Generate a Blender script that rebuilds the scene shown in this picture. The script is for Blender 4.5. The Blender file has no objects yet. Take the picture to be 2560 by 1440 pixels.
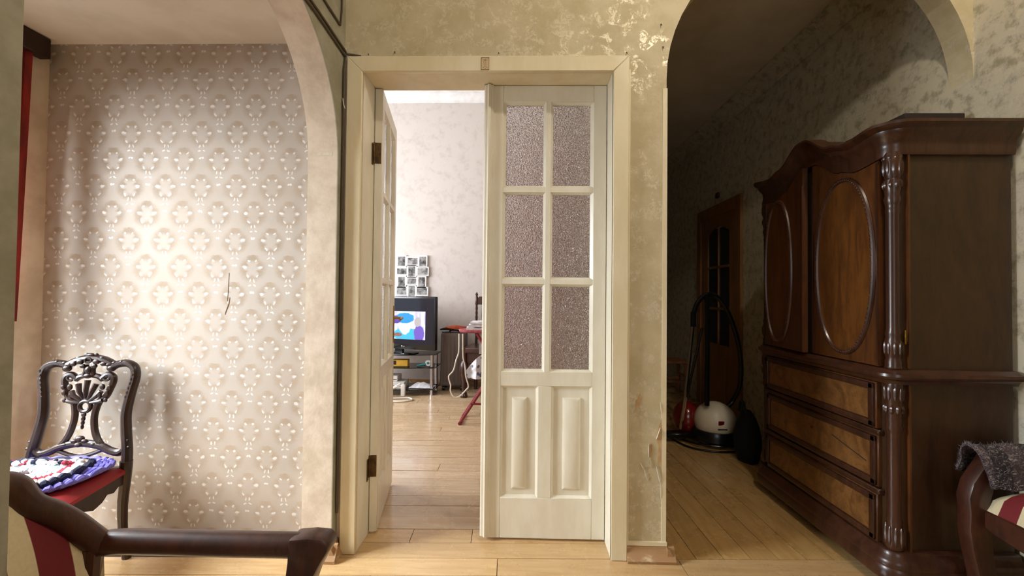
import bpy, bmesh, math, random
from mathutils import Vector, Matrix, noise
random.seed(7)
scene = bpy.context.scene
PI = math.pi

# ------------------------------------------------------------------ camera
# x runs right along the door wall, y away from the viewer, z up; wall front face is y = 0
F_PX = 1090.0
CAM = Vector((0.8606, -2.1054, 1.2414))
yaw, pitch, roll = -0.02285, 0.01787, 0.00989
fw = Vector((math.sin(yaw)*math.cos(pitch), math.cos(yaw)*math.cos(pitch), math.sin(pitch)))
r0 = Vector((math.cos(yaw), -math.sin(yaw), 0)); u0 = r0.cross(fw)
cr = math.cos(roll)*r0 + math.sin(roll)*u0; cu = -math.sin(roll)*r0 + math.cos(roll)*u0
cam = bpy.data.cameras.new('camera'); cam.sensor_width = 36.0; cam.lens = 36.0*F_PX/2560.0
cam.clip_start = 0.02
camo = bpy.data.objects.new('camera', cam); scene.collection.objects.link(camo)
camo.matrix_world = Matrix(((cr.x, cu.x, -fw.x, CAM.x), (cr.y, cu.y, -fw.y, CAM.y), (cr.z, cu.z, -fw.z, CAM.z), (0, 0, 0, 1)))
scene.camera = camo

# ------------------------------------------------------------------ world, daylight, exposure
world = bpy.data.worlds.new('world'); scene.world = world; world.use_nodes = True
world.node_tree.nodes['Background'].inputs[0].default_value = (0.75, 0.85, 1.0, 1)
world.node_tree.nodes['Background'].inputs[1].default_value = 1.2
scene.view_settings.view_transform = 'Standard'; scene.view_settings.look = 'None'
scene.view_settings.exposure = 0.0; scene.view_settings.gamma = 1.0
scene.view_settings.use_curve_mapping = False

def area(name, loc, direction, sx, sy, power, col):
    l = bpy.data.lights.new(name, 'AREA'); l.shape = 'RECTANGLE'; l.size = sx; l.size_y = sy
    l.energy = power; l.color = col
    o = bpy.data.objects.new(name, l); scene.collection.objects.link(o); o.location = loc
    o.rotation_euler = Vector(direction).to_track_quat('-Z', 'Z').to_euler()
    return o
# daylight through the glazed balcony door of the small side room and the window of the living room
area('balcony_daylight', (-3.3, -1.5, 3.0), (1, 0.15, -0.4), 3.0, 2.4, 1380, (0.90, 0.95, 1.0))
area('hall_fill_light', (1.0, -4.9, 2.2), (0, 1, -0.15), 1.8, 2.2, 26, (0.95, 0.97, 1.0))  # weak neutral fill, added outside the made-up rear hall window
area('living_room_daylight', (-2.93, 2.0, 2.0), (1, 0, 0), 1.5, 2.5, 205, (0.94, 0.96, 1.0))

# ------------------------------------------------------------------ helpers
col = scene.collection
def lin(c):
    return tuple(((v/255.0)/12.92 if v/255.0 <= 0.04045 else ((v/255.0+0.055)/1.055)**2.4) for v in c)

class NT:
    """small wrapper to write node maths"""
    def __init__(s, m):
        m.use_nodes = True; s.t = m.node_tree; s.n = s.t.nodes; s.l = s.t.links
        s.b = s.n['Principled BSDF']
    def _in(s, sock, v):
        if isinstance(v, bpy.types.NodeSocket): s.l.new(v, sock)
        elif v is not None: sock.default_value = v
    def math(s, op, a, b=None, c=None, clamp=False):
        n = s.n.new('ShaderNodeMath'); n.operation = op; n.use_clamp = clamp
        s._in(n.inputs[0], a)
        if b is not None: s._in(n.inputs[1], b)
        if c is not None: s._in(n.inputs[2], c)
        return n.outputs[0]
    def coord(s, which='Object'):
        if which == 'World': return s.n.new('ShaderNodeNewGeometry').outputs['Position']
        return s.n.new('ShaderNodeTexCoord').outputs[which]
    def mapping(s, v, scale=(1, 1, 1), loc=(0, 0, 0), rot=(0, 0, 0)):
        n = s.n.new('ShaderNodeMapping'); s.l.new(v, n.inputs[0])
        n.inputs['Scale'].default_value = scale; n.inputs['Location'].default_value = loc; n.inputs['Rotation'].default_value = rot
        return n.outputs[0]
    def sep(s, v):
        n = s.n.new('ShaderNodeSeparateXYZ'); s.l.new(v, n.inputs[0]); return n.outputs
    def noise(s, v, scale, detail=4, rough=0.55, dist=0.0):
        n = s.n.new('ShaderNodeTexNoise'); s.l.new(v, n.inputs['Vector']); n.inputs['Scale'].default_value = scale
        n.inputs['Detail'].default_value = detail; n.inputs['Roughness'].default_value = rough; n.inputs['Distortion'].default_value = dist
        return n.outputs['Fac']
    def voronoi(s, v, scale, feature='F1'):
        n = s.n.new('ShaderNodeTexVoronoi'); s.l.new(v, n.inputs['Vector']); n.inputs['Scale'].default_value = scale; n.feature = feature
        return n.outputs['Distance']
    def ramp(s, fac, a, b):
        n = s.n.new('ShaderNodeMapRange'); s.l.new(fac, n.inputs[0]); n.inputs[1].default_value = a; n.inputs[2].default_value = b
        n.interpolation_type = 'SMOOTHSTEP'; return n.outputs[0]
    def mix(s, fac, a, b):
        n = s.n.new('ShaderNodeMix'); n.data_type = 'RGBA'
        s._in(n.inputs[0], fac)
        for k, v in ((6, a), (7, b)):
            if isinstance(v, bpy.types.NodeSocket): s.l.new(v, n.inputs[k])
            else: n.inputs[k].default_value = (*v, 1) if len(v) == 3 else v
        return n.outputs[2]
    def mixf(s, fac, a, b):
        n = s.n.new('ShaderNodeMix'); n.data_type = 'FLOAT'; s._in(n.inputs[0], fac); s._in(n.inputs[2], a); s._in(n.inputs[3], b); return n.outputs[0]
    def bump(s, h, strength=0.3, dist=0.01):
        n = s.n.new('ShaderNodeBump'); s.l.new(h, n.inputs['Height']); n.inputs['Strength'].default_value = strength; n.inputs['Distance'].default_value = dist
        s.l.new(n.outputs[0], s.b.inputs['Normal'])
    def set(s, **k):
        for key, v in k.items():
            s._in(s.b.inputs[key.replace('_', ' ')], v)

MATS = {}
def new(name):
    m = bpy.data.materials.new(name); MATS[name] = m; return m, NT(m)
def pm(name, c1, c2=None, rough=0.5, metallic=0.0, scale=8.0, stretch=(1, 1, 1), detail=4, bump=0.0, bscale=None, lo=0.35, hi=0.65, coord='Object', coat=0.0, dist=0.0, spec=0.5):
    m, t = new(name)
    v = t.mapping(t.coord(coord), stretch)
    a = lin(c1); b = lin(c2) if c2 else tuple(x*0.86 for x in a)
    f = t.noise(v, scale, detail, 0.6, dist)
    t.l.new(t.mix(t.ramp(f, lo, hi), a, b), t.b.inputs['Base Color'])
    t.set(Roughness=rough, Metallic=metallic); t.b.inputs['Coat Weight'].default_value = coat
    t.b.inputs['Coat Roughness'].default_value = 0.15; t.b.inputs['Specular IOR Level'].default_value = spec
    if bump: t.bump(t.noise(v, bscale or scale*4, 3), bump, 0.004)
    return m

class MB:
    """collects shapes in one bmesh"""
    def __init__(s): s.bm = bmesh.new()
    def box(s, c, d, rot=None):
        vs = []
        for i in (-1, 1):
            for j in (-1, 1):
                for k in (-1, 1):
                    v = Vector((i*d[0]/2, j*d[1]/2, k*d[2]/2))
                    if rot is not None: v = rot @ v
                    vs.append(s.bm.verts.new(v + Vector(c)))
        for f in ((0, 1, 3, 2), (4, 6, 7, 5), (0, 4, 5, 1), (2, 3, 7, 6), (0, 2, 6, 4), (1, 5, 7, 3)): s.bm.faces.new([vs[i] for i in f])
        return s
    def span(s, x0, x1, y0, y1, z0, z1):
        return s.box(((x0+x1)/2, (y0+y1)/2, (z0+z1)/2), (abs(x1-x0), abs(y1-y0), abs(z1-z0)))
    def bar(s, p, q, w, d):
        """rectangular bar from p to q"""
        p = Vector(p); q = Vector(q); dr = q-p
        rot = dr.to_track_quat('Z', 'Y').to_matrix()
        return s.box((p+q)/2, (w, d, dr.length), rot)
    def tube(s, pts, r, n=8, closed=False, flat=1.0):
        pts = [Vector(p) for p in pts]; N = len(pts)
        rs = r if isinstance(r, (list, tuple)) else [r]*N
        rings = []; up = None
        for i in range(N):
            a = pts[(i-1) % N] if (closed or i > 0) else pts[0]; b = pts[(i+1) % N] if (closed or i < N-1) else pts[-1]
            t = (b-a).normalized()
            if up is None:
                up = Vector((0, 0, 1)) if abs(t.z) < 0.9 else Vector((0, 1, 0))
            sd = t.cross(up).normalized(); up = sd.cross(t).normalized()
            rings.append([s.bm.verts.new(pts[i] + rs[i]*(math.cos(2*PI*k/n)*sd + flat*math.sin(2*PI*k/n)*up)) for k in range(n)])
        for i in range(N if closed else N-1):
            A = rings[i]; B = rings[(i+1) % N]
            for k in range(n): s.bm.faces.new((A[k], A[(k+1) % n], B[(k+1) % n], B[k]))
        if not closed:
            s.bm.faces.new(rings[0][::-1]); s.bm.faces.new(rings[-1])
        return s
    def lathe(s, prof, c=(0, 0, 0), n=16, rot=None):
        rings = []
        for r, z in prof:
            ring = []
            for k in range(n):
                v = Vector((max(r, 1e-4)*math.cos(2*PI*k/n), max(r, 1e-4)*math.sin(2*PI*k/n), z))
                if rot is not None: v = rot @ v
                ring.append(s.bm.verts.new(v + Vector(c)))
            rings.append(ring)
        for A, B in zip(rings, rings[1:]):
            for k in range(n): s.bm.faces.new((A[k], A[(k+1) % n], B[(k+1) % n], B[k]))
        s.bm.faces.new(rings[0][::-1]); s.bm.faces.new(rings[-1])
        return s
    def prism(s, poly, axis, a, b):
        """2D polygon extruded along an axis: 'x' -> (y,z), 'y' -> (x,z), 'z' -> (x,y)"""
        def P(p, h):
            return {'x': Vector((h, p[0], p[1])), 'y': Vector((p[0], h, p[1])), 'z': Vector((p[0], p[1], h))}[axis]
        A = [s.bm.verts.new(P(p, a)) for p in poly]; B = [s.bm.verts.new(P(p, b)) for p in poly]; n = len(poly)
        fs = [s.bm.faces.new(A), s.bm.faces.new(B[::-1])]
        for i in range(n): s.bm.faces.new((A[i], B[i], B[(i+1) % n], A[(i+1) % n]))
        for f in fs: f.normal_update()
        bmesh.ops.triangulate(s.bm, faces=fs)
        return s
    def ell(s, c, r, n=10, m=7, rot=None):
        prof = [(math.sin(PI*i/m), -math.cos(PI*i/m)) for i in range(m+1)]
        rings = []
        for q, z in prof:
            ring = []
            for k in range(n):
                v = Vector((r[0]*max(q, 1e-3)*math.cos(2*PI*k/n), r[1]*max(q, 1e-3)*math.sin(2*PI*k/n), r[2]*z))
                if rot is not None: v = rot @ v
                ring.append(s.bm.verts.new(v + Vector(c)))
            rings.append(ring)
        for A, B in zip(rings, rings[1:]):
            for k in range(n): s.bm.faces.new((A[k], A[(k+1) % n], B[(k+1) % n], B[k]))
        s.bm.faces.new(rings[0][::-1]); s.bm.faces.new(rings[-1])
        return s
    def grid(s, fn, nu, nv, close=None):
        """surface of points fn(i/nu, j/nv)"""
        V = [[s.bm.verts.new(fn(i/nu, j/nv)) for j in range(nv+1)] for i in range(nu+1)]
        for i in range(nu):
            for j in range(nv): s.bm.faces.new((V[i][j], V[i+1][j], V[i+1][j+1], V[i][j+1]))
        return s
    def thick(s, fn, nu, nv, th):
        """grid surface with thickness th (a function of u, v returning top and bottom points)"""
        T = [[s.bm.verts.new(fn(i/nu, j/nv, 0)) for j in range(nv+1)] for i in range(nu+1)]
        B = [[s.bm.verts.new(fn(i/nu, j/nv, th)) for j in range(nv+1)] for i in range(nu+1)]
        for i in range(nu):
            for j in range(nv):
                s.bm.faces.new((T[i][j], T[i+1][j], T[i+1][j+1], T[i][j+1])); s.bm.faces.new((B[i][j], B[i][j+1], B[i+1][j+1], B[i+1][j]))
        for i in range(nu):
            s.bm.faces.new((T[i][0], B[i][0], B[i+1][0], T[i+1][0])); s.bm.faces.new((T[i][nv], T[i+1][nv], B[i+1][nv], B[i][nv]))
        for j in range(nv):
            s.bm.faces.new((T[0][j], T[0][j+1], B[0][j+1], B[0][j])); s.bm.faces.new((T[nu][j], B[nu][j], B[nu][j+1], T[nu][j+1]))
        return s
    def build(s, name, mat, parent=None, smooth=True, bevel=0.0, seg=1, **tags):
        bm = s.bm
        bmesh.ops.recalc_face_normals(bm, faces=bm.faces)
        if bevel:
            es = [e for e in bm.edges if len(e.link_faces) == 2 and e.calc_face_angle(0) > 0.6]
            bmesh.ops.bevel(bm, geom=es, offset=bevel, segments=seg, affect='EDGES', clamp_overlap=True, profile=0.5)
        for f in bm.faces: f.smooth = smooth
        if smooth:
            for e in bm.edges:
                if len(e.link_faces) == 2 and e.calc_face_angle(0) > 0.62: e.smooth = False
        me = bpy.data.meshes.new(name); bm.to_mesh(me); bm.free()
        me.materials.append(MATS[mat] if isinstance(mat, str) else mat)
        o = bpy.data.objects.new(name, me); col.objects.link(o)
        if parent is not None: o.parent = parent
        for k, v in tags.items(): o[k] = v
        return o

def thing(name, label, cat, loc=(0, 0, 0), rz=0.0, group=None, kind=None):
    o = bpy.data.objects.new(name, None); col.objects.link(o); o.location = loc; o.rotation_euler = (0, 0, rz)
    o.empty_display_size = 0.1
    o['label'] = label; o['category'] = cat
    if group: o['group'] = group
    if kind: o['kind'] = kind
    return o
def tag(o, label, cat, group=None, kind=None):
    o['label'] = label; o['category'] = cat
    if group: o['group'] = group
    if kind: o['kind'] = kind
    return o
def struct(o, label, cat): return tag(o, label, cat, kind='structure')
def spl(pts, n=6):
    """Catmull-Rom through points"""
    P = [Vector(p) for p in pts]; out = []
    for i in range(len(P)-1):
        a = P[max(i-1, 0)]; b = P[i]; c = P[i+1]; d = P[min(i+2, len(P)-1)]
        for k in range(n):
            t = k/n
            out.append(0.5*((2*b) + (c-a)*t + (2*a-5*b+4*c-d)*t*t + (3*b-a-3*c+d)*t**3))
    out.append(P[-1]); return out
def interp(xs, ys, x):
    if x <= xs[0]: return ys[0]
    for i in range(len(xs)-1):
        if x <= xs[i+1]:
            t = (x-xs[i])/(xs[i+1]-xs[i]); t = t*t*(3-2*t); return ys[i]+(ys[i+1]-ys[i])*t
    return ys[-1]

# ------------------------------------------------------------------ materials
pm('cream_paint', (236, 224, 192), (228, 214, 178), 0.38, scale=3, stretch=(3, 3, 1), bump=0.06, bscale=40)
pm('door_paint', (234, 228, 210), (227, 219, 198), 0.32, scale=4, stretch=(3, 3, 1), bump=0.05, bscale=40)
pm('plaster_pink', (222, 204, 182), (203, 184, 160), 0.8, scale=6, bump=0.25, bscale=22)
pm('ceiling_white', (226, 214, 196), (214, 200, 180), 0.9, scale=3)
pm('living_wall', (206, 199, 194), (194, 186, 180), 0.75, scale=11, lo=0.46, hi=0.74, bump=0.1)
pm('white_plaster', (236, 236, 236), None, 0.8)
pm('hall_wall', (196, 184, 150), None, 0.8)
pm('skirting_wood', (168, 130, 90), (208, 186, 152), 0.5, scale=9, stretch=(1, 1, 3), lo=0.54, hi=0.68)
pm('dark_gap', (46, 34, 22), None, 0.9)
pm('chrome', (215, 215, 220), None, 0.15, metallic=1.0)
pm('brass', (176, 138, 62), None, 0.35, metallic=1.0)
pm('old_hinge', (104, 76, 38), (74, 52, 26), 0.5, metallic=0.6, scale=30)
pm('black_plastic', (14, 14, 15), None, 0.25)
pm('black_cloth', (12, 12, 14), None, 0.9)
pm('black_glass', (10, 10, 12), None, 0.06)
pm('white_plastic', (226, 224, 220), None, 0.4)
pm('white_cloth', (226, 224, 224), (196, 196, 204), 0.85, scale=25)
pm('cable_white', (224, 218, 206), None, 0.5)
pm('cable_grey', (88, 76, 56), None, 0.6)

def wall_paper(name, base, dark, fleck, amount, ps=6, lo=0.36, hi=0.66):
    m, t = new(name)
    v = t.mapping(t.coord('World'), (1, 1, 1))
    big = t.noise(v, 2.2, 4, 0.6); mid = t.noise(v, 13, 5, 0.62, 0.6); fine = t.noise(v, 46, 4, 0.7, 1.2)
    f = t.math('MULTIPLY', t.ramp(mid, 0.48, 0.58), t.ramp(fine, 0.43, 0.55))
    f = t.math('MULTIPLY', f, t.ramp(big, 0.34, 0.56))
    c = t.mix(t.ramp(t.noise(v, ps, 5, 0.65), lo, hi), lin(base), lin(dark))
    c = t.mix(t.math('MULTIPLY', f, amount), c, lin(fleck))
    t.l.new(c, t.b.inputs['Base Color'])
    t.set(Roughness=t.mixf(f, 0.62, 0.4), Metallic=t.math('MULTIPLY', f, 0.35))
    t.bump(t.math('ADD', t.noise(v, 70, 3), t.math('MULTIPLY', f, 0.7)), 0.22, 0.003)
wall_paper('hall_paper', (206, 193, 160), (191, 177, 140), (240, 232, 212), 0.5)
wall_paper('corridor_paper', (204, 195, 172), (160, 152, 128), (226, 220, 206), 0.6, 15, 0.46, 0.66)

def damask():
    m, t = new('damask_paper')
    x, y, z = t.sep(t.coord('World'))
    W, H = 0.178, 0.1325
    wv_ = t.math('MULTIPLY', t.math('SUBTRACT', t.noise(t.coord('World'), 38, 2), 0.5), 0.016)
    x = t.math('ADD', x, wv_); z = t.math('ADD', z, t.math('MULTIPLY', t.math('SUBTRACT', t.noise(t.coord('World'), 44, 2), 0.5), 0.014))
    zr = t.math('DIVIDE', t.math('ADD', z, 0.03), H)
    row = t.math('FLOOR', zr)
    b = t.math('SUBTRACT', t.math('FRACT', zr), 0.5)
    odd = t.math('MODULO', row, 2.0)
    u = t.math('ADD', t.math('DIVIDE', t.math('ADD', x, 5.0), W), t.math('MULTIPLY', odd, 0.5))
    a = t.math('ABSOLUTE', t.math('SUBTRACT', t.math('FRACT', u), 0.5))
    asp = H/W; by = t.math('MULTIPLY', b, asp)
    def e(ca, cb, ra, rb, deg=0.0):
        dx = t.math('SUBTRACT', a, ca); dy = t.math('SUBTRACT', by, cb*asp)
        c, s = math.cos(math.radians(deg)), math.sin(math.radians(deg))
        p = t.math('DIVIDE', t.math('ADD', t.math('MULTIPLY', dx, c), t.math('MULTIPLY', dy, s)), ra)
        q = t.math('DIVIDE', t.math('SUBTRACT', t.math('MULTIPLY', dy, c), t.math('MULTIPLY', dx, s)), rb)
        return t.math('SUBTRACT', 1.0, t.math('ADD', t.math('MULTIPLY', p, p), t.math('MULTIPLY', q, q)))
    def U(*es):
        r = es[0]
        for k in es[1:]: r = t.math('MAXIMUM', r, k)
        return r
    leaf = U(e(0, .0, .14, .21), e(.17, .02, .11, .06, 8), e(.1, .2, .075, .05, 35), e(.11, -.22, .06, .085, -35))
    ogee = U(e(0, -.02, .33, .30), e(.0, .30, .17, .17), e(.0, .5, .06, .12))
    lattice = t.math('MULTIPLY', ogee, -0.9)
    glint = U(e(.22, .05, .06, .035, 12), e(.13, -.27, .024, .05, -35), e(.1, .29, .04, .026, 30), e(.47, .12, .03, .03), e(.43, .38, .045, .02, 25), e(.05, -.44, .018, .05, 10))
    nz = t.noise(t.coord('World'), 90, 3, 0.6)
    def soft(v, w): return t.ramp(t.math('ADD', v, t.math('MULTIPLY', t.math('SUBTRACT', nz, 0.5), 0.9)), -w, w)
    ml = soft(U(leaf, lattice), 0.7); mg = soft(glint, 0.5)
    wear = t.ramp(t.noise(t.coord('World'), 1.6, 4), 0.25, 0.6)
    ml = t.math('MULTIPLY', ml, t.mixf(wear, 0.45, 0.85))
    stain = t.ramp(t.noise(t.coord('World'), 3.0, 5), 0.35, 0.75)
    c = t.mix(stain, lin((174, 156, 136)), lin((160, 140, 118)))
    c = t.mix(t.math('MULTIPLY', ml, 0.62), c, lin((192, 185, 178)))
    c = t.mix(t.math('MULTIPLY', mg, 0.7), c, lin((226, 223, 218)))
    t.l.new(c, t.b.inputs['Base Color'])
    t.set(Roughness=t.mixf(ml, 0.74, t.mixf(mg, 0.62, 0.52)), Metallic=t.math('MULTIPLY', ml, 0.15))
    t.bump(t.math('ADD', t.math('ADD', t.math('MULTIPLY', ml, 0.6), t.math('MULTIPLY', mg, 0.7)), t.math('MULTIPLY', t.noise(t.coord('World'), 160, 2), 0.4)), 0.12, 0.002)
damask()

def boards(name, axis, c1, c2):
    m, t = new(name)
    rnd = t.n.new('ShaderNodeObjectInfo').outputs['Random']
    st = (1.2, 14, 1) if axis == 'x' else (14, 1.2, 1)
    cmb = t.n.new('ShaderNodeCombineXYZ'); t.l.new(t.math('MULTIPLY', rnd, 37.0), cmb.inputs[2])
    add = t.n.new('ShaderNodeVectorMath'); add.operation = 'ADD'
    t.l.new(t.coord('World'), add.inputs[0]); t.l.new(cmb.outputs[0], add.inputs[1])
    v = t.mapping(add.outputs[0], st)
    g = t.noise(v, 3.0, 6, 0.6, 0.4)
    c = t.mix(t.ramp(g, 0.3, 0.72), lin(c1), lin(c2))
    c = t.mix(t.math('MULTIPLY', rnd, 0.35), c, lin(tuple(k*0.84 for k in c2)))
    knot = t.ramp(t.voronoi(t.mapping(add.outputs[0], (1, 1, 1)), 3.2), 0.055, 0.02)
    c = t.mix(t.math('MULTIPLY', knot, 0.5), c, lin((120, 84, 52)))
    t.l.new(c, t.b.inputs['Base Color'])
    sc = t.noise(t.coord('World'), 5, 5, 0.65)
    t.set(Roughness=t.mixf(t.ramp(sc, 0.35, 0.7), 0.18, 0.36)); t.b.inputs['Coat Weight'].default_value = 0.15
    t.bump(g, 0.05, 0.003)
boards('boards_x', 'x', (216, 182, 134), (196, 158, 108))
boards('boards_far', 'x', (208, 182, 148), (190, 160, 122))
boards('boards_y', 'y', (206, 168, 110), (184, 146, 88))

def wood(name, c1, c2, rough=0.3, stretch=(6, 6, 0.8), scale=3.0, coat=0.3):
    m, t = new(name); v = t.mapping(t.coord('Object'), stretch)
    g = t.noise(v, scale, 6, 0.62, 1.2); g2 = t.noise(t.mapping(t.coord('Object'), tuple(k*4 for k in stretch)), scale*3, 3)
    c = t.mix(t.ramp(t.math('ADD', t.math('MULTIPLY', g, 0.75), t.math('MULTIPLY', g2, 0.25)), 0.34, 0.66), lin(c1), lin(c2))
    t.l.new(c, t.b.inputs['Base Color']); t.set(Roughness=rough); t.b.inputs['Coat Weight'].default_value = coat; t.b.inputs['Coat Roughness'].default_value = 0.2
    t.bump(g2, 0.05, 0.002)
wood('wardrobe_wood', (100, 58, 24), (66, 36, 15), 0.36)
wood('wardrobe_moulding', (74, 42, 27), (50, 27, 17), 0.32)
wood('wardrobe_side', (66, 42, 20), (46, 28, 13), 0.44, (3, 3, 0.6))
wood('veneer', (112, 68, 27), (78, 43, 17), 0.32, (7, 7, 1.4), 2.4)
wood('burl', (132, 90, 48), (92, 58, 28), 0.36, (5, 5, 4), 2.2)
wood('carved_wood', (52, 30, 22), (30, 17, 12), 0.36, (5, 5, 2), coat=0.05)
wood('chair_wood', (74, 36, 20), (48, 22, 12), 0.45, (6, 6, 2), coat=0.3)
wood('far_door_wood', (150, 104, 58), (124, 82, 42), 0.5)
wood('stool_wood', (150, 92, 54), (120, 70, 40), 0.5)
wood('dark_furniture', (70, 34, 24), (40, 18, 13), 0.35)

def stripes(name):
    m, t = new(name); x, y, z = t.sep(t.coord('Object'))
    p = t.math('FRACT', t.math('ADD', t.math('DIVIDE', y, 0.118), 0.9576))
    w = t.math('SUBTRACT', 0.5, t.math('ABSOLUTE', t.math('SUBTRACT', p, 0.5)))
    s = t.ramp(w, 0.215, 0.235)
    # woven medallions down the middle of the burgundy stripes
    q = t.math('SUBTRACT', t.math('FRACT', t.math('DIVIDE', t.math('ADD', x, t.math('MULTIPLY', z, 1.0)), 0.17)), 0.5)
    rr = t.math('ADD', t.math('POWER', t.math('DIVIDE', t.math('SUBTRACT', p, 0.5), 0.24), 2.0), t.math('POWER', t.math('DIVIDE', q, 0.2), 2.0))
    nz = t.ramp(t.noise(t.coord('Object'), 85, 2, 0.5, 2.0), 0.46, 0.54)
    md = t.math('MULTIPLY', t.ramp(rr, 1.1, 0.9), nz)
    red = t.mix(md, lin((112, 26, 34)), lin((196, 128, 112)))
    cream = t.mix(t.noise(t.coord('Object'), 120, 2), lin((226, 214, 180)), lin((206, 192, 156)))
    t.l.new(t.mix(s, cream, red), t.b.inputs['Base Color']); t.set(Roughness=0.75)
    t.bump(t.noise(t.coord('Object'), 400, 2), 0.2, 0.001)
stripes('striped_fabric')

def frosted():
    m, t = new('frosted_glass')
    v = t.coord('World')
    n = t.noise(v, 150, 2, 0.5); n2 = t.voronoi(v, 170)
    t.set(Roughness=0.14, IOR=1.45); t.b.inputs['Transmission Weight'].default_value = 1.0
    t.b.inputs['Base Color'].default_value = (0.80, 0.77, 0.76, 1)
    t.bump(t.math('ADD', n, t.math('MULTIPLY', n2, 0.9)), 0.8, 0.006)
frosted()
m, t = new('clear_glass')   # thin window glass: mostly clear, a little mirror
tp_ = t.n.new('ShaderNodeBsdfTransparent'); tp_.inputs[0].default_value = (.96, .97, .97, 1); gl_ = t.n.new('ShaderNodeBsdfGlossy'); gl_.inputs['Roughness'].default_value = .02
mx_ = t.n.new('ShaderNodeMixShader'); mx_.inputs[0].default_value = .06; t.l.new(tp_.outputs[0], mx_.inputs[1]); t.l.new(gl_.outputs[0], mx_.inputs[2])
t.l.new(mx_.outputs[0], t.n['Material Output'].inputs['Surface'])

# ------------------------------------------------------------------ floors
ROT = math.radians(1.8)
PIV = Vector((0.83, -0.022, 0))
def fl(x, y, z=0.0):
    d = Vector((x, y, 0)) - PIV
    return Vector((PIV.x + d.x*math.cos(ROT) - d.y*math.sin(ROT), PIV.y + d.x*math.sin(ROT) + d.y*math.cos(ROT), z))
board_mesh = {}
def board(parent, x0, x1, y0, y1, mat):
    if mat not in board_mesh:
        o = MB().box((0, 0, -0.01), (1, 1, 0.02)).build('floorboard', mat, None, smooth=False); board_mesh[mat] = o.data
        bpy.data.objects.remove(o)
    o = bpy.data.objects.new('floorboard', board_mesh[mat]); col.objects.link(o)
    dz = random.uniform(-0.0012, 0.0006)
    o.location = fl((x0+x1)/2, (y0+y1)/2, dz); o.rotation_euler = (0, 0, ROT)
    o.scale = (abs(x1-x0)-0.003, abs(y1-y0)-0.003, 1); o.parent = parent
BW = 0.128
floor_h = MB().span(-1.7, 4.1, -4.2, 0.02, -0.08, -0.022).build('floor', 'dark_gap', smooth=False)
struct(floor_h, 'worn pale plank floor of the hall in front of the door', 'floor')
row0 = -0.022
k = 0
y1 = row0
while y1 > -2.9:
    y0 = y1-BW
    cuts = {0: [-1.75, 0.757, 1.612, 4.1], 1: [-1.75, 0.2, 1.2, 2.6, 4.1]}.get(k)
    if cuts is None:
        c = -1.75; cuts = [c]
        while c < 3.9: c += random.uniform(0.9, 2.1); cuts.append(min(c, 4.1))
    for a, b in zip(cuts, cuts[1:]): board(floor_h, a, b, y0, y1, 'boards_x')
    y1 = y0; k += 1
floor_l = MB().span(-3.1, 1.42, 0.02, 4.0, -0.08, -0.022).build('floor', 'dark_gap', smooth=False)
struct(floor_l, 'glossy plank floor of the living room beyond the door', 'floor')
y0 = row0; k = 0
while y0 < 3.95:
    y1 = y0+BW
    if k == 0: cuts = [-0.02, 1.56]
    elif k == 1: cuts = [-3.1, 0.31, 0.62, 1.45]
    else:
        c = -3.1; cuts = [c]
        while c < 1.3: c += random.uniform(0.8, 1.7); cuts.append(min(c, 1.45))
    for a, b in zip(cuts, cuts[1:]):
        if b-a > 0.05: board(floor_l, a, b, y0, y1, 'boards_x' if k < 2 else 'boards_far')
    y0 = y1; k += 1
floor_c = MB().span(1.5, 3.1, 0.02, 6.3, -0.08, -0.022).build('floor', 'dark_gap', smooth=False)
struct(floor_c, 'dim plank floor of the corridor running away beside the wardrobe', 'floor')
x = 1.57
while x < 3.05:
    s = random.uniform(2.2, 4.6)
    board(floor_c, x, x+0.1315, row0, s, 'boards_y'); board(floor_c, x, x+0.1315, s, 6.3, 'boards_y'); x += 0.1315

# ------------------------------------------------------------------ walls
XR = 3.0
AC, AR, AZ = (1.55+XR)/2, (XR-1.55)/2, 2.30
arch = [(AC - AR*math.cos(PI*i/28), AZ + 0.715*math.sin(PI*i/28)) for i in range(29)]
outl = [(-0.17, 0), (0.07, 0), (0.07, 2.335), (1.296, 2.335), (1.296, 0), (1.552, 0)] + arch + [(XR, 4.0), (-0.17, 4.0)]
wall_front = MB().prism(outl, 'y', 0.0, 0.12).build('wall_front', 'hall_paper', smooth=False)
struct(wall_front, 'worn mottled yellow wallpapered wall around the double door and corridor arch', 'wall')
MB().span(1.532, 1.5535, -0.004, 0.003, 0.075, 2.25).build('corner_strip', 'cream_paint', wall_front)
MB().span(1.366, 1.376, -0.006, 0.0, 0.075, 2.34).build('corner_strip', 'cream_paint', wall_front)
# peeling wallpaper on the pillar
pm('bare_plaster', (206, 176, 134), (186, 154, 112), 0.85, scale=20)
pm('paper_back', (232, 222, 204), None, 0.8)
def patch(pts):
    MB().prism(pts, 'y', -0.0022, -0.0003).build('bare_patch', 'bare_plaster', wall_front, smooth=False)
patch([(1.515, .62), (1.531, .66), (1.531, .50), (1.531, .43), (1.512, .45), (1.519, .53), (1.507, .565)])
patch([(1.472, .535), (1.487, .54), (1.49, .49), (1.475, .475)])
patch([(1.405, .70), (1.425, .72), (1.44, .76), (1.43, .78), (1.41, .74)])
def flap(p, q, w, curl):
    p = Vector(p); q = Vector(q); d = (q-p); n = Vector((0, -1, 0)); sd = d.cross(n).normalized()
    def fn(u, v, th):
        a = v*curl; off = sd*(math.sin(a)*w/curl*1.0) + n*((1-math.cos(a))*w/curl + 0.0025 + th)
        return p + d*u + off*(0.55+0.45*math.sin(PI*u))
    MB().thick(fn, 8, 5, 0.0008).build('paper_flap', 'paper_back', wall_front)
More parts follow.
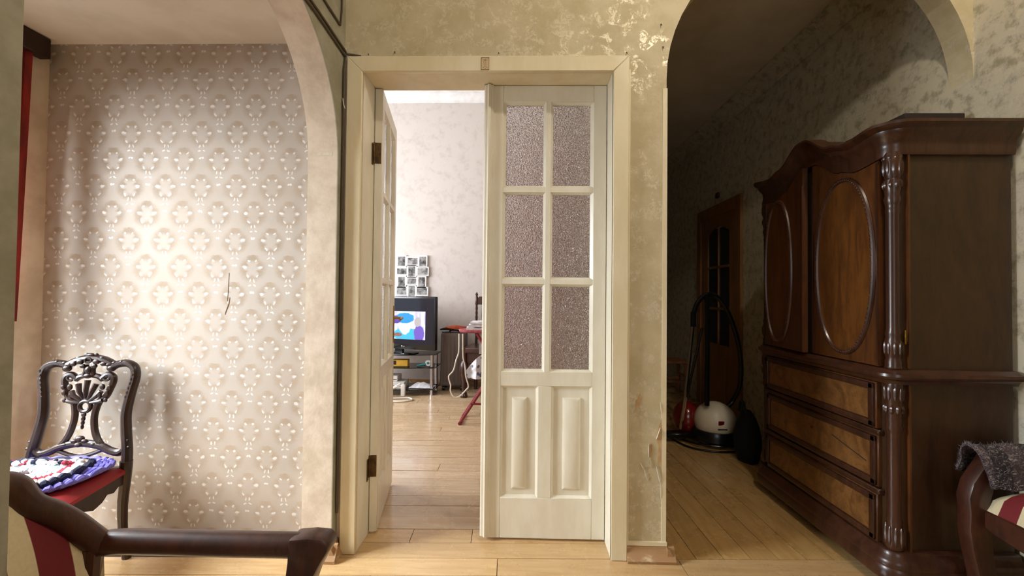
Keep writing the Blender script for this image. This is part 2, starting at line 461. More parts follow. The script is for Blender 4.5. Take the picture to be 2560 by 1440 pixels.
flap((1.508, 0, .44), (1.528, 0, .36), .012, 2.2); flap((1.526, 0, .62), (1.508, 0, .565), .012, 2.4)
flap((1.473, 0, .545), (1.47, 0, .48), .009, 2.4); flap((1.478, 0, .48), (1.482, 0, .43), .006, 2.0)
flap((1.432, 0, .455), (1.448, 0, .425), .010, 2.4); flap((1.447, 0, .43), (1.466, 0, .37), .007, 2.2); flap((1.527, 0, .36), (1.53, 0, .28), .006, 2.2)
flap((1.526, 0, .74), (1.531, 0, .69), .007, 2.2)
# little nails and torn specks above the door
for px, pz, rr in ((0.095, 2.425, .006), (0.225, 2.435, .007), (0.735, 2.428, .005), (1.355, 2.428, .005), (1.52, 2.565, .006), (1.53, 2.455, .006)):
    MB().tube([(px, 0.002, pz), (px+0.002, -0.006, pz-0.004), (px+0.003, -0.007, pz-rr*2)], 0.0018, 6).build('old_nail', 'dark_gap', wall_front)

damask_wall = MB().span(-1.56, -0.15, 0.0, 0.12, 0, 2.6).build('wall_alcove', 'damask_paper', smooth=False)
struct(damask_wall, 'beige damask wallpapered wall with silvery pattern behind the carved chair', 'wall')
pm('torn_paper', (120, 92, 66), None, 0.8)
MB().prism([(-.582, 1.20), (-.579, 1.26), (-.576, 1.34), (-.578, 1.26)], 'y', -0.0015, 0.0).build('paper_tear', 'torn_paper', damask_wall)
MB().prism([(-.592, 1.135), (-.572, 1.19), (-.570, 1.22), (-.578, 1.185), (-.590, 1.15)], 'y', -0.0015, 0.0).build('paper_tear', 'torn_paper', damask_wall)

# side wall with the arched opening to the small room
yA, yB, zS = -0.06, -1.367, 1.86
yc, ya = (yA+yB)/2, (yA-yB)/2
ap = []
for i in range(41):
    a = PI*i/40; c, s = math.cos(a), math.sin(a)
    ap.append((yc + ya*math.copysign(abs(c)**(2/2.15), c), zS + 0.61*abs(s)**(2/2.15)))
m, t = new('side_wall_paint')
gx = t.sep(t.coord('World'))[0]
fpl = t.noise(t.coord('World'), 7, 5, 0.65)
cin = t.mix(t.ramp(fpl, 0.36, 0.66), lin((222, 206, 186)), lin((202, 184, 162)))
cout = t.mix(t.ramp(fpl, 0.36, 0.66), lin((160, 156, 138)), lin((140, 135, 115)))
t.l.new(t.mix(t.ramp(gx, -0.027, -0.022), cin, cout), t.b.inputs['Base Color']); t.set(Roughness=0.75)
t.bump(t.noise(t.coord('World'), 30, 4), 0.3, 0.006)
outl = [(0.0, 0.0)] + [(yA, 0.0)] + ap + [(yB, 0.0), (-4.2, 0.0), (-4.2, 4.0), (0.0, 4.0)]
wall_side = MB().prism(outl, 'x', -0.165, -0.02).build('wall_left', m, smooth=False)
struct(wall_side, 'plastered side wall with a wide arch opening to the small room', 'wall')
# filler scraped along the arch soffit
pm('filler', (226, 216, 196), (214, 200, 178), 0.85, scale=30, bump=0.4)
MB().grid(lambda u, v: Vector((-0.12+0.07*v + 0.008*math.sin(9*u), yA-0.0025-0.05*max(0, (u-.55))**1.5, 1.90+0.30*u)), 10, 3).build('filler_patch', 'filler', wall_side)

# small room shell
wl = thing('wall_window', 'side wall of the small room with its glazed balcony door', 'wall', kind='structure')
MB().span(-1.76, -1.51, -0.13, 0.12, 0, 2.6).build('pier', 'plaster_pink', wl, smooth=False)
MB().span(-1.76, -1.51, -3.0, -1.10, 0, 2.6).build('pier', 'plaster_pink', wl, smooth=False)
MB().span(-1.76, -1.51, -1.10, -0.13, 2.2, 2.6).build('lintel', 'plaster_pink', wl, smooth=False)
w1 = thing('window_1', 'glazed balcony door lighting the small room', 'window', (-1.71, -0.615, 0), kind='structure')
for yy in (-0.47, -0.005, 0.47): MB().span(-0.02, 0.02, yy-0.015, yy+0.015, 0.0, 2.2).build('window_stile', 'white_plastic', w1, bevel=.003)
for zz in (0.03, 0.7, 2.17): MB().span(-0.018, 0.018, -0.47, 0.47, zz-0.03, zz+0.03).build('window_rail', 'white_plastic', w1, bevel=.003)
for yy in (-0.238, 0.232):
    for a, b in ((0.06, 0.67), (0.73, 2.14)): MB().span(-0.003, 0.003, yy-0.22, yy+0.22, a, b).build('pane', 'clear_glass', w1)
c1 = MB().span(-1.76, -0.165, -3.0, 0.12, 2.475, 2.6).build('ceiling', 'ceiling_white', smooth=False)
struct(c1, 'low white ceiling of the small room', 'ceiling')
w2 = MB().span(-1.66, -0.165, -3.12, -3.0, 0, 2.6).build('wall_back', 'plaster_pink', smooth=False); struct(w2, 'plain back wall of the small room out of view', 'wall')

# right wall of the corridor, hall bay, back walls, ceilings
wr = MB().span(XR, XR+0.12, -0.212, 6.2, 0, 4.0).build('wall_right', 'corridor_paper', smooth=False); struct(wr, 'mottled wallpapered wall behind the wardrobe running down the corridor', 'wall')
w3 = MB().span(XR+0.12, 4.1, -0.212, -0.10, 0, 4.0).build('wall_bay', 'hall_paper', smooth=False); struct(w3, 'short wall of the hall bay behind the right armchair', 'wall')
w4 = MB().span(4.0, 4.12, -4.2, -0.212, 0, 4.0).build('wall_bay', 'hall_wall', smooth=False); struct(w4, 'outer wall of the hall bay out of view', 'wall')
w5 = thing('wall_rear', 'rear wall of the hall behind the viewer', 'wall', kind='structure')
for a in ((-0.02, 0.3, 0, 4.0), (1.7, 4.1, 0, 4.0)): MB().span(a[0], a[1], -4.2, -4.1, a[2], a[3]).build('pier', 'hall_wall', w5, smooth=False)
MB().span(0.3, 1.7, -4.2, -4.1, 0, 0.9).build('parapet', 'hall_wall', w5, smooth=False); MB().span(0.3, 1.7, -4.2, -4.1, 2.8, 4.0).build('lintel', 'hall_wall', w5, smooth=False)
w3_ = thing('added_window', 'added unseen hall window behind the viewer for fill light', 'window', (1.0, -4.16, 0.9), kind='structure')  # window added to let in soft fill, never in view
for xx in (-0.675, 0, 0.675): MB().span(xx-0.025, xx+0.025, -0.02, 0.02, 0.0, 1.9).build('window_stile', 'white_plastic', w3_, bevel=.003)
for zz in (0.03, 1.3, 1.87): MB().span(-0.675, 0.675, -0.018, 0.018, zz-0.03, zz+0.03).build('window_rail', 'white_plastic', w3_, bevel=.003)
for xx in (-0.337, 0.337):
    for a, b in ((0.06, 1.27), (1.33, 1.84)): MB().span(xx-0.31, xx+0.31, -0.003, 0.003, a, b).build('pane', 'clear_glass', w3_)
c2 = MB().span(-0.165, 4.1, -4.2, 0.12, 4.0, 4.1).build('ceiling', 'ceiling_white', smooth=False); struct(c2, 'high white ceiling of the hall', 'ceiling')
wd = MB().span(1.42, 1.552, 0.12, 6.2, 0, 4.1).build('wall_divider', 'corridor_paper', smooth=False); struct(wd, 'wall between the living room and the corridor', 'wall')
w6 = MB().span(1.42, 3.12, 6.2, 6.3, 0, 4.0).build('wall_end', 'corridor_paper', smooth=False); struct(w6, 'far end wall of the dark corridor', 'wall')
c3 = MB().span(1.552, XR, 0.12, 6.2, 3.2, 3.3).build('ceiling', 'ceiling_white', smooth=False); struct(c3, 'dark ceiling of the corridor', 'ceiling')
tr = MB().prism([(XR, 3.06), (XR-0.02, 3.06), (XR-0.025, 3.10), (XR-0.06, 3.14), (XR-0.12, 3.18), (XR-0.12, 3.2), (XR, 3.2)], 'y', 0.12, 6.2).build('trim_1', 'corridor_paper'); struct(tr, 'cornice moulding along the top of the corridor wall', 'trim')
# living room shell
w7 = MB().span(-3.0, 1.42, 3.87, 4.0, 0, 4.1).build('wall_far', 'living_wall', smooth=False); struct(w7, 'pale lilac grey wall of the living room behind the television', 'wall')
c4 = MB().span(-3.1, 1.42, 0.12, 4.0, 4.0, 4.1).build('ceiling', 'white_plaster', smooth=False); struct(c4, 'white ceiling of the living room', 'ceiling')
tr = MB().prism([(3.87, 3.90), (3.845, 3.90), (3.84, 3.93), (3.80, 3.97), (3.78, 4.0), (3.87, 4.0)], 'x', -3.0, 1.42).build('trim_2', 'white_plaster'); struct(tr, 'white cornice along the top of the living room wall', 'trim')
bb = MB().span(-3.0, 1.42, 3.85, 3.87, 0, 0.09).build('baseboard_far', 'skirting_wood', bevel=.004); struct(bb, 'wooden skirting at the foot of the living room wall', 'baseboard')
wlv = thing('wall_street', 'window wall of the living room left of the doorway', 'wall', kind='structure')
for a in ((-3.15, -3.0, 0.12, 1.2, 0, 4.1), (-3.15, -3.0, 2.8, 4.0, 0, 4.1)): MB().span(*a).build('pier', 'living_wall', wlv, smooth=False)
MB().span(-3.15, -3.0, 1.2, 2.8, 0, 0.7).build('parapet', 'living_wall', wlv, smooth=False); MB().span(-3.15, -3.0, 1.2, 2.8, 3.3, 4.1).build('lintel', 'living_wall', wlv, smooth=False)
w8 = MB().span(-3.15, -1.56, 0.0, 0.12, 0, 4.1).build('wall_near', 'living_wall', smooth=False); struct(w8, 'near wall of the living room left of the doorway', 'wall')
w9 = MB().span(-1.56, -0.17, 0.0, 0.12, 2.6, 4.1).build('wall_near', 'living_wall', smooth=False); struct(w9, 'upper part of the near living room wall above the small room', 'wall')
w2_ = thing('window_2', 'tall living room window left of the doorway', 'window', (-3.07, 2.0, 0.7), kind='structure')
for yy in (-0.78, 0, 0.78): MB().span(-0.02, 0.02, yy-0.025, yy+0.025, 0.0, 2.6).build('window_stile', 'white_plastic', w2_, bevel=.003)
for zz in (0.03, 1.9, 2.57): MB().span(-0.018, 0.018, -0.78, 0.78, zz-0.03, zz+0.03).build('window_rail', 'white_plastic', w2_, bevel=.003)
for yy in (-0.39, 0.39):
    for a, b in ((0.06, 1.87), (1.93, 2.54)): MB().span(-0.003, 0.003, yy-0.365, yy+0.365, a, b).build('pane', 'clear_glass', w2_)

# skirting boards
sk = [(0, 0), (-0.042, 0), (-0.044, 0.012), (-0.036, 0.02), (-0.026, 0.034), (-0.014, 0.05), (-0.012, 0.062), (0, 0.066)]
b = MB().prism(sk, 'x', 1.366, 1.59).build('baseboard_front', 'skirting_wood'); struct(b, 'worn wooden skirting at the foot of the pillar', 'baseboard')
MB().span(1.366, 1.556, -0.010, 0.0, 0.066, 0.084).build('top_strip', 'cream_paint', b)
MB().prism([(1.552-q[0], q[1]) for q in sk], 'y', -0.03, 0.13).build('end_return', 'skirting_wood', b)
b = MB().prism([(yA+q[0], q[1]*1.15) for q in sk], 'x', -0.165, 0.012).build('baseboard_left', 'skirting_wood'); struct(b, 'worn wooden skirting at the foot of the arch leg', 'baseboard')
MB().prism([(-0.02-q[0]*0.8, q[1]*1.15) for q in sk], 'y', yA-0.03, -0.005).build('end_return', 'skirting_wood', b)
b = MB().prism([(q[0]*0.6, q[1]*1.1) for q in sk], 'x', -1.51, -0.165).build('baseboard_alcove', 'skirting_wood'); struct(b, 'pale skirting at the foot of the damask wall', 'baseboard')

# ------------------------------------------------------------------ double door: frame and leaves
d1 = thing('door_1', 'cream painted door frame around the double door', 'door frame', (0, 0, 0), kind='structure')
cw = 0.075
MB().prism([(0.0, 0.0), (cw, 0.0), (cw, 2.325), (0.0, 2.40)], 'y', -0.024, 0.002).build('casing_board', 'cream_paint', d1, bevel=.003)
MB().prism([(1.366, 0.0), (1.366-cw, 0.0), (1.366-cw, 2.325), (1.366, 2.40)], 'y', -0.024, 0.002).build('casing_board', 'cream_paint', d1, bevel=.003)
MB().prism([(0.0, 2.40), (1.366, 2.40), (1.366-cw, 2.325), (cw, 2.325)], 'y', -0.024, 0.002).build('casing_board', 'cream_paint', d1, bevel=.003)
MB().span(cw-0.012, cw, -0.016, 0.19, 0.0, 2.335).build('jamb', 'door_paint', d1, bevel=.002)
MB().span(1.366-cw, 1.366-cw+0.012, -0.016, 0.19, 0.0, 2.335).build('jamb', 'door_paint', d1, bevel=.002)
MB().span(cw, 1.366-cw, -0.016, 0.19, 2.331, 2.345).build('head', 'cream_paint', d1, bevel=.002)
MB().span(-0.02, 0.0, -0.006, 0.0, 0.07, 2.405).build('cover_strip', 'side_wall_paint' if False else 'plaster_pink', d1)

def leaf(name, label, s, W, loc, rz, hinges, astragal, handle):
    """door leaf: u from hinge to meeting edge (x = s*u), front face y = 0, back y = 0.04"""
    o = thing(name, label, 'door', loc, rz, kind='structure')
    Z0, Z1 = 0.012, 2.328
    T = 0.04
    def bx(u0, u1, y0, y1, z0, z1): return MB().span(s*u0, s*u1, y0, y1, z0, z1)
    us = [0.078, 0.275, 0.321, 0.519]; zs = [0.866, 1.290, 1.340, 1.764, 1.811, 2.231]
    bx(0, 0.066, 0, T, Z0, Z1).build('stile', 'door_paint', o, bevel=.002)
    bx(0.531, W, 0, T, Z0, Z1).build('stile', 'door_paint', o, bevel=.002)
    bx(0.066, 0.531, 0, T, 2.243, Z1).build('rail', 'door_paint', o, bevel=.002)
    bx(0.066, 0.531, 0, T, 0.782, 0.854).build('rail', 'door_paint', o, bevel=.002)
    bx(0.066, 0.531, 0, T, Z0, 0.215).build('rail', 'door_paint', o, bevel=.002)
    bx(0.272, 0.340, 0, T, 0.215, 0.782).build('mullion', 'door_paint', o, bevel=.002)
    def bars(prof): return prof
    pv = [(-0.024, 0.016), (-0.012, 0.0), (0.012, 0.0), (0.024, 0.016), (0.024, 0.026), (0.012, T), (-0.012, T), (-0.024, 0.026)]
    MB().prism([(s*(0.298+p[0]), p[1]) for p in pv], 'z', 0.854, 2.243).build('glazing_bar', 'door_paint', o)
    for zc in (1.315, 1.788):
        for ua, ub in ((0.066, 0.298), (0.298, 0.531)):
            MB().prism([(p[1]+(0.0012 if p[1] < .02 else -.0012), zc+p[0]) for p in pv], 'x', s*ua, s*ub).build('glazing_bar', 'door_paint', o)
    # chamfered beads round the glazed opening
    for ua, ub in ((0.066, 0.080), (0.517, 0.531)):
        q = [(ua, 0.003), (ub, 0.015), (ub, 0.026), (ua, 0.037)] if ua < 0.3 else [(ub, 0.003), (ua, 0.015), (ua, 0.026), (ub, 0.037)]
        MB().prism([(s*p[0], p[1]) for p in q], 'z', 0.854, 2.243).build('glazing_bead', 'door_paint', o)
    for za, zb in ((0.854, 0.866), (2.243, 2.231)):
        MB().prism([(0.003, za), (0.015, zb), (0.026, zb), (0.037, za)], 'x', s*0.066, s*0.531).build('glazing_bead', 'door_paint', o)
    for j in range(3):
        for i in range(2):
            bx(us[2*i]-0.012, us[2*i+1]+0.012, 0.019, 0.023, zs[2*j]-0.012, zs[2*j+1]+0.012).build('pane', 'frosted_glass', o, smooth=False)
    for ua, ub in ((0.066, 0.272), (0.340, 0.531)):
        p = bx(ua-0.004, ub+0.004, 0.014, 0.028, 0.211, 0.786).build('panel', 'door_paint', o)
        # moulded edge of the recess
        for a, b_ in ((ua, ua+0.012), (ub, ub-0.012)):
            MB().prism([(s*a, 0.001), (s*b_, 0.014), (s*a, 0.014)], 'z', 0.215, 0.782).build('panel_bead', 'door_paint', p)
        for a, b_ in ((0.215, 0.227), (0.782, 0.770)):
            MB().prism([(0.001, a), (0.014, b_), (0.014, a)], 'x', s*ua, s*ub).build('panel_bead', 'door_paint', p)
        mb = MB(); a0, a1, c0, c1_ = ua+0.058, ub-0.058, 0.258, 0.722
        r1 = [(a0, c0), (a1, c0), (a1, c1_), (a0, c1_)]; e = 0.017
        r2 = [(a0+e, c0+e), (a1-e, c0+e), (a1-e, c1_-e), (a0+e, c1_-e)]
        V1 = [mb.bm.verts.new((s*q[0], 0.0145, q[1])) for q in r1]; V1b = [mb.bm.verts.new((s*q[0], 0.009, q[1])) for q in r1]
        V2 = [mb.bm.verts.new((s*q[0], -0.001, q[1])) for q in r2]
        for i in range(4):
            mb.bm.faces.new((V1[i], V1[(i+1) % 4], V1b[(i+1) % 4], V1b[i])); mb.bm.faces.new((V1b[i], V1b[(i+1) % 4], V2[(i+1) % 4], V2[i]))
        mb.bm.faces.new(V2); mb.build('raised_field', 'door_paint', p)
    if astragal:
        q = [(W-0.016, 0), (W-0.016, -0.012), (W-0.006, -0.013), (W-0.002, -0.022), (W+0.008, -0.026), (W+0.014, -0.02), (W+0.016, -0.014), (W+0.026, -0.013), (W+0.032, -0.006), (W+0.034, 0.012), (W+0.034, 0.03), (W, 0.03), (W, 0)]
        MB().prism([(s*p[0], p[1]) for p in q], 'z', 0.025, 2.326).build('cover_moulding', 'door_paint', o)
    if hinges:
        for zz in (1.985, 0.35):
            h = bx(-0.003, 0.001, 0.006, 0.036, zz-0.055, zz+0.055).build('hinge', 'old_hinge', o, bevel=.0008)
            MB().lathe([(0.006, -0.055), (0.0065, -0.05), (0.0065, 0.05), (0.006, 0.055)], (s*-0.004, 0.0415, zz), 10).build('hinge_pin', 'old_hinge', h)
            MB().box((s*-0.02, 0.046, zz-0.012), (0.030, 0.003, 0.11)).build('hinge_leaf', 'old_hinge', h)
    if handle:
        h = bx(W-0.06, W-0.025, -0.005, 0.0, 0.93, 1.17).build('handle_plate', 'brass', o, bevel=.002)
        MB().tube(spl([(s*(W-0.042), -0.004, 1.09), (s*(W-0.042), -0.05, 1.09), (s*(W-0.055), -0.056, 1.09), (s*(W-0.14), -0.054, 1.085)]), 0.008, 10).build('handle_lever', 'brass', h)
    return o
leaf('door_3', 'closed right leaf of the double door with six frosted panes', -1, 0.598, (1.288, 0.13, 0), 0, False, True, False)
leaf('door_2', 'open left leaf of the double door swung into the living room', 1, 0.598, (0.118, 0.165, 0), math.radians(99.4), True, False, True)

# small plaque on the door head
m, t = new('plaque_face'); t.l.new(t.mix(t.noise(t.coord('Object'), 60, 2), lin((222, 196, 158)), lin((208, 184, 140))), t.b.inputs['Base Color']); t.set(Roughness=0.5)
pm('plaque_ink', (128, 98, 62), None, 0.6)
pl = thing('door_plaque', 'tiny rectangular plaque with a drawn emblem on the door head', 'plaque', (0.673, -0.024, 2.36))
MB().span(-0.0195, 0.0195, -0.002, 0.0, -0.03, 0.03).build('plate', 'plaque_face', pl)
mb = MB()
for a in ((-0.0195, -0.0178, -0.03, 0.03), (0.0178, 0.0195, -0.03, 0.03), (-0.0195, 0.0195, -0.03, -0.0283), (-0.0195, 0.0195, 0.027, 0.03)): mb.span(a[0], a[1], -0.0032, -0.0018, a[2], a[3])
mb.build('plate_rim', 'plaque_ink', pl)
mb = MB(); mb.span(-0.0008, 0.0008, -0.0028, -0.0018, -0.018, 0.018)
mb.ell((0, -0.002, 0.018), (0.003, 0.0009, 0.003)); mb.ell((0, -0.002, -0.023), (0.0025, 0.0009, 0.0022))
for sx in (-1, 1):
    mb.tube(spl([(0, -0.0022, 0.017), (sx*0.006, -0.0022, 0.0165), (sx*0.011, -0.0022, 0.0185)], 4), 0.0009, 6)
    mb.tube(spl([(sx*0.003, -0.0022, -0.0165), (sx*0.007, -0.0022, -0.0175), (sx*0.0125, -0.0022, -0.022)], 4), 0.0009, 6)
    mb.tube([(sx*0.006, -0.0022, 0.010), (sx*0.007, -0.0022, -0.010)], 0.0004, 4)
mb.ell((-0.008, -0.002, 0.008), (0.0016, 0.0008, 0.0016))
mb.build('emblem', 'plaque_ink', pl)

# ------------------------------------------------------------------ hanging lamp of the hall (above the picture)
lp = thing('ceiling_lamp', 'glass globe lamp hanging from the hall ceiling above the view', 'lamp', (2.1, -1.4, 3.76))
MB().lathe([(0.06, 0.24), (0.06, 0.225), (0.02, 0.20), (0.012, 0.19)], n=20).build('canopy', 'brass', lp)
MB().tube([(0, 0, 0.20), (0, 0, 0.07)], 0.006, 8).build('stem', 'brass', lp)
MB().lathe([(0.045, 0.08), (0.05, 0.07), (0.05, 0.055), (0.04, 0.05)], n=20).build('holder', 'brass', lp)
m, t = new('lamp_glow'); t.b.inputs['Emission Color'].default_value = (1, 0.86, 0.62, 1); t.b.inputs['Emission Strength'].default_value = 12
MB().ell((0, 0, -0.02), (0.05, 0.05, 0.065), 16, 10).build('bulb', 'lamp_glow', lp)
L = bpy.data.lights.new('lamp_light', 'POINT'); L.energy = 70; L.color = (1.0, 0.91, 0.77); L.shadow_soft_size = 0.06
lo = bpy.data.objects.new('lamp_light', L); col.objects.link(lo); lo.parent = lp; lo.location = (0, 0, -0.16)

# ------------------------------------------------------------------ wardrobe
WX0, WX1, WY0, WY1 = 2.45, 2.975, -0.19, 0.84     # front plane, back, near side, far side
wr_ = thing('wardrobe', 'large carved dark walnut wardrobe with oval door panels and three drawers', 'wardrobe', (WX0, WY0, 0))
DX, LY = WX1-WX0, WY1-WY0
ym = LY/2
def ztop(y):   # top edge of the bonnet along the front
    return interp([0.0, 0.20, 0.30, ym-0.02, ym+0.02, LY-0.30, LY-0.20, LY], [1.985, 1.965, 1.99, 2.085, 2.085, 1.99, 1.965, 1.985], y)
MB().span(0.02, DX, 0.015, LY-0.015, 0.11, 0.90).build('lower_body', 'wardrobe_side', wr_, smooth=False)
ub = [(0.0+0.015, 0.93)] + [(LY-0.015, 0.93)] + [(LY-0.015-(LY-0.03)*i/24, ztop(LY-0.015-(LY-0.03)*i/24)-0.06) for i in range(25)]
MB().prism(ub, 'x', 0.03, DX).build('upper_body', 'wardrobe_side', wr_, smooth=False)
def sweep(prof, z0, name, mat):
    """moulding profile (outward, up) carried round near side, front and far side"""
    mb = MB(); rows = []
    for o_, h in prof:
        pts = [(DX, -o_), (0.0+0.05, -o_)]
        for i in range(1, 5):
            a = PI/2*i/5; pts.append((0.05-(0.05+o_)*math.sin(a), 0.05-(0.05+o_)*math.cos(a)))
        pts += [(-o_, 0.05), (-o_, LY-0.05)]
        for i in range(1, 5):
            a = PI/2*i/5; pts.append((0.05-(0.05+o_)*math.cos(a), LY-0.05+(0.05+o_)*math.sin(a)))
        pts += [(0.05, LY+o_), (DX, LY+o_)]
        rows.append([mb.bm.verts.new((p[0], p[1], z0+h)) for p in pts])
    for A, B in zip(rows, rows[1:]):
        for k in range(len(A)-1): mb.bm.faces.new((A[k], A[k+1], B[k+1], B[k]))
    mb.bm.faces.new(rows[0]); mb.bm.faces.new(rows[-1][::-1])
    return mb.build(name, mat, wr_)
sweep([(0.0, 0.0), (0.038, 0.0), (0.042, 0.012), (0.04, 0.045), (0.034, 0.055), (0.036, 0.068), (0.028, 0.085), (0.014, 0.098), (0.01, 0.115), (0.0, 0.12)], 0.045, 'base_moulding', 'wardrobe_moulding')
sweep([(0.0, 0.0), (0.006, 0.0), (0.012, 0.012), (0.02, 0.022), (0.026, 0.024), (0.032, 0.034), (0.03, 0.046), (0.016, 0.052), (0.006, 0.062), (0.0, 0.064)], 0.876, 'waist_moulding', 'wardrobe_moulding')
# cornice following the bonnet
mb = MB(); prof = [(-0.02, -0.135), (0.004, -0.135), (0.008, -0.118), (0.006, -0.10), (0.01, -0.075), (0.026, -0.055), (0.034, -0.042), (0.036, -0.03), (0.052, -0.02), (0.06, -0.012), (0.06, 0.0), (-0.02, 0.004)]
path = [(DX, None, 's')]
rows = []
def frame_pts():
    out = []
    for i in range(5): out.append((DX-(DX-0.06)*i/4, 0.0, 0, -1, ztop(0)))
    for i in range(1, 6):
        a = PI/2*i/6; out.append((0.06-0.06*math.sin(a), 0.06-0.06*math.cos(a), -math.sin(a), -math.cos(a), ztop(0)))
    for i in range(41):
        y = 0.06+(LY-0.12)*i/40; out.append((0.0, y, -1, 0, ztop(y)))
    for i in range(1, 6):
        a = PI/2*i/6; out.append((0.06-0.06*math.cos(a), LY-0.06+0.06*math.sin(a), -math.cos(a), math.sin(a), ztop(LY)))
    for i in range(5): out.append((0.06+(DX-0.06)*i/4, LY, 0, 1, ztop(LY)))
    return out
for (x, y, nx, ny, z) in frame_pts(): rows.append([mb.bm.verts.new((x+nx*o_, y+ny*o_, z+0.02+h)) for o_, h in prof])
for A, B in zip(rows, rows[1:]):
    for k in range(len(prof)): mb.bm.faces.new((A[k], A[(k+1) % len(prof)], B[(k+1) % len(prof)], B[k]))
mb.bm.faces.new(rows[0]); mb.bm.faces.new(rows[-1][::-1])
mb.build('cornice', 'wardrobe_moulding', wr_)
tp = [(LY*i/24, ztop(LY*i/24)+0.012) for i in range(25)] + [(LY-LY*i/24, ztop(LY-LY*i/24)-0.05) for i in range(25)]
MB().prism(tp, 'x', 0.012, DX).build('top_board', 'dark_furniture', wr_)
for (x, y) in ((0.08, 0.08), (0.08, LY-0.08), (DX-0.08, 0.08), (DX-0.08, LY-0.08)):
    MB().lathe([(0.03, 0.0), (0.042, 0.02), (0.04, 0.05)], (x, y, 0), 14).build('foot', 'dark_furniture', wr_)
# doors
def wdoor(y0, y1, yo, hw, zc, hh, rot=0.0, pivot=None):
    e = bpy.data.objects.new('wardrobe_door', None); 
    n = 16
    poly = [(y0, 0.945), (y1, 0.945)] + [(y1-(y1-y0)*i/n, ztop(y1-(y1-y0)*i/n)-0.118) for i in range(n+1)]
    d = MB().prism(poly, 'x', 0.0, 0.028).build('wardrobe_door', 'wardrobe_wood', wr_, smooth=False)
    if rot:
        p = Vector((0.028, pivot, 0)); R_ = Matrix.Rotation(rot, 4, 'Z'); d.matrix_local = Matrix.Translation(p) @ R_ @ Matrix.Translation(-p)
    N = 56
    ov = [(yo+hw*math.copysign(abs(math.cos(2*PI*i/N))**0.92, math.cos(2*PI*i/N)), zc+hh*math.copysign(abs(math.sin(2*PI*i/N))**0.92, math.sin(2*PI*i/N))) for i in range(N)]
    MB().prism([(yo+(p[0]-yo)*0.97, zc+(p[1]-zc)*0.985) for p in ov], 'x', -0.003, 0.004).build('oval_panel', 'veneer', d, smooth=False)
    ring = MB().tube([(-0.003, p[0], p[1]) for p in ov], 0.011, 8, closed=True).build('oval_moulding', 'wardrobe_moulding', d)
    mb = MB(); M = 100
    for i in range(M):
        a = 2*PI*i/M; mb.ell((-0.011, yo+(hw-0.002)*math.copysign(abs(math.cos(a))**0.92, math.cos(a)), zc+(hh-0.002)*math.copysign(abs(math.sin(a))**0.92, math.sin(a))), (0.0055, 0.0055, 0.0055), 6, 4)
    mb.build('bead_row', 'wardrobe_moulding', d, kind='stuff')
    for yy in (y0+0.005, y1-0.005): MB().span(-0.004, 0.0, yy-0.005, yy+0.005, 0.95, min(ztop(yy), 2)-0.13).build('edge_bead', 'wardrobe_moulding', d)
    return d
wdoor(0.065, 0.505, 0.278, 0.19, 1.405, 0.425)
wdoor(0.535, LY-0.065, 0.80, 0.155, 1.405, 0.43, rot=math.radians(-4.5), pivot=LY-0.065)
MB().span(0.012, 0.034, 0.490, 0.565, 0.945, 1.945).build('gap_shade_strip', 'dark_gap', wr_)  # dark strip on the solid body, stands in for shade in the door gap
# stiles beside the columns and drawers
def drawer(z0, z1, proud, burl=True):
    d = MB().span(-proud, 0.022, 0.075, LY-0.075, z0, z1).build('drawer', 'wardrobe_wood', wr_, bevel=.003)
    MB().span(-proud-0.003, -proud+0.002, 0.12, LY-0.12, z0+0.038, z1-0.038).build('drawer_panel', 'burl', d)
    fr = [(z0+0.006, z0+0.034), (z1-0.034, z1-0.006)]
    for a, b_ in fr: MB().prism([(-proud+0.001, a), (-proud-0.009, a+0.004), (-proud-0.012, (a+b_)/2), (-proud-0.006, b_-0.003), (-proud+0.001, b_)], 'y', 0.083, LY-0.083).bm.free() if False else MB().span(-proud-0.011, -proud+0.002, 0.083, LY-0.083, a, b_).build('drawer_moulding', 'wardrobe_moulding', d, bevel=.005, seg=2)
    for a, b_ in ((0.083, 0.112), (LY-0.112, LY-0.083)): MB().span(-proud-0.011, -proud+0.002, a, b_, z0+0.006, z1-0.006).build('drawer_moulding', 'wardrobe_moulding', d, bevel=.005, seg=2)
    return d
drawer(0.665, 0.872, 0.004)
dm = drawer(0.405, 0.635, -0.004)
drawer(0.165, 0.375, 0.002)
for zz in (0.65, 0.39): MB().span(-0.008, 0.02, 0.06, LY-0.06, zz-0.012, zz+0.012).build('drawer_rail', 'wardrobe_moulding', wr_, bevel=.004)
MB().tube([(0.0005, 0.14, 0.50), (0.0005, 0.30, 0.535), (0.0005, 0.36, 0.55)], 0.0025, 6).build('veneer_crack', 'dark_gap', dm)
MB().lathe([(0.008, 0), (0.009, 0.002), (0.004, 0.003)], (-0.0015, ym, 0.54), 10, Matrix.Rotation(-PI/2, 3, 'Y')).build('keyhole_plate', 'brass', dm)
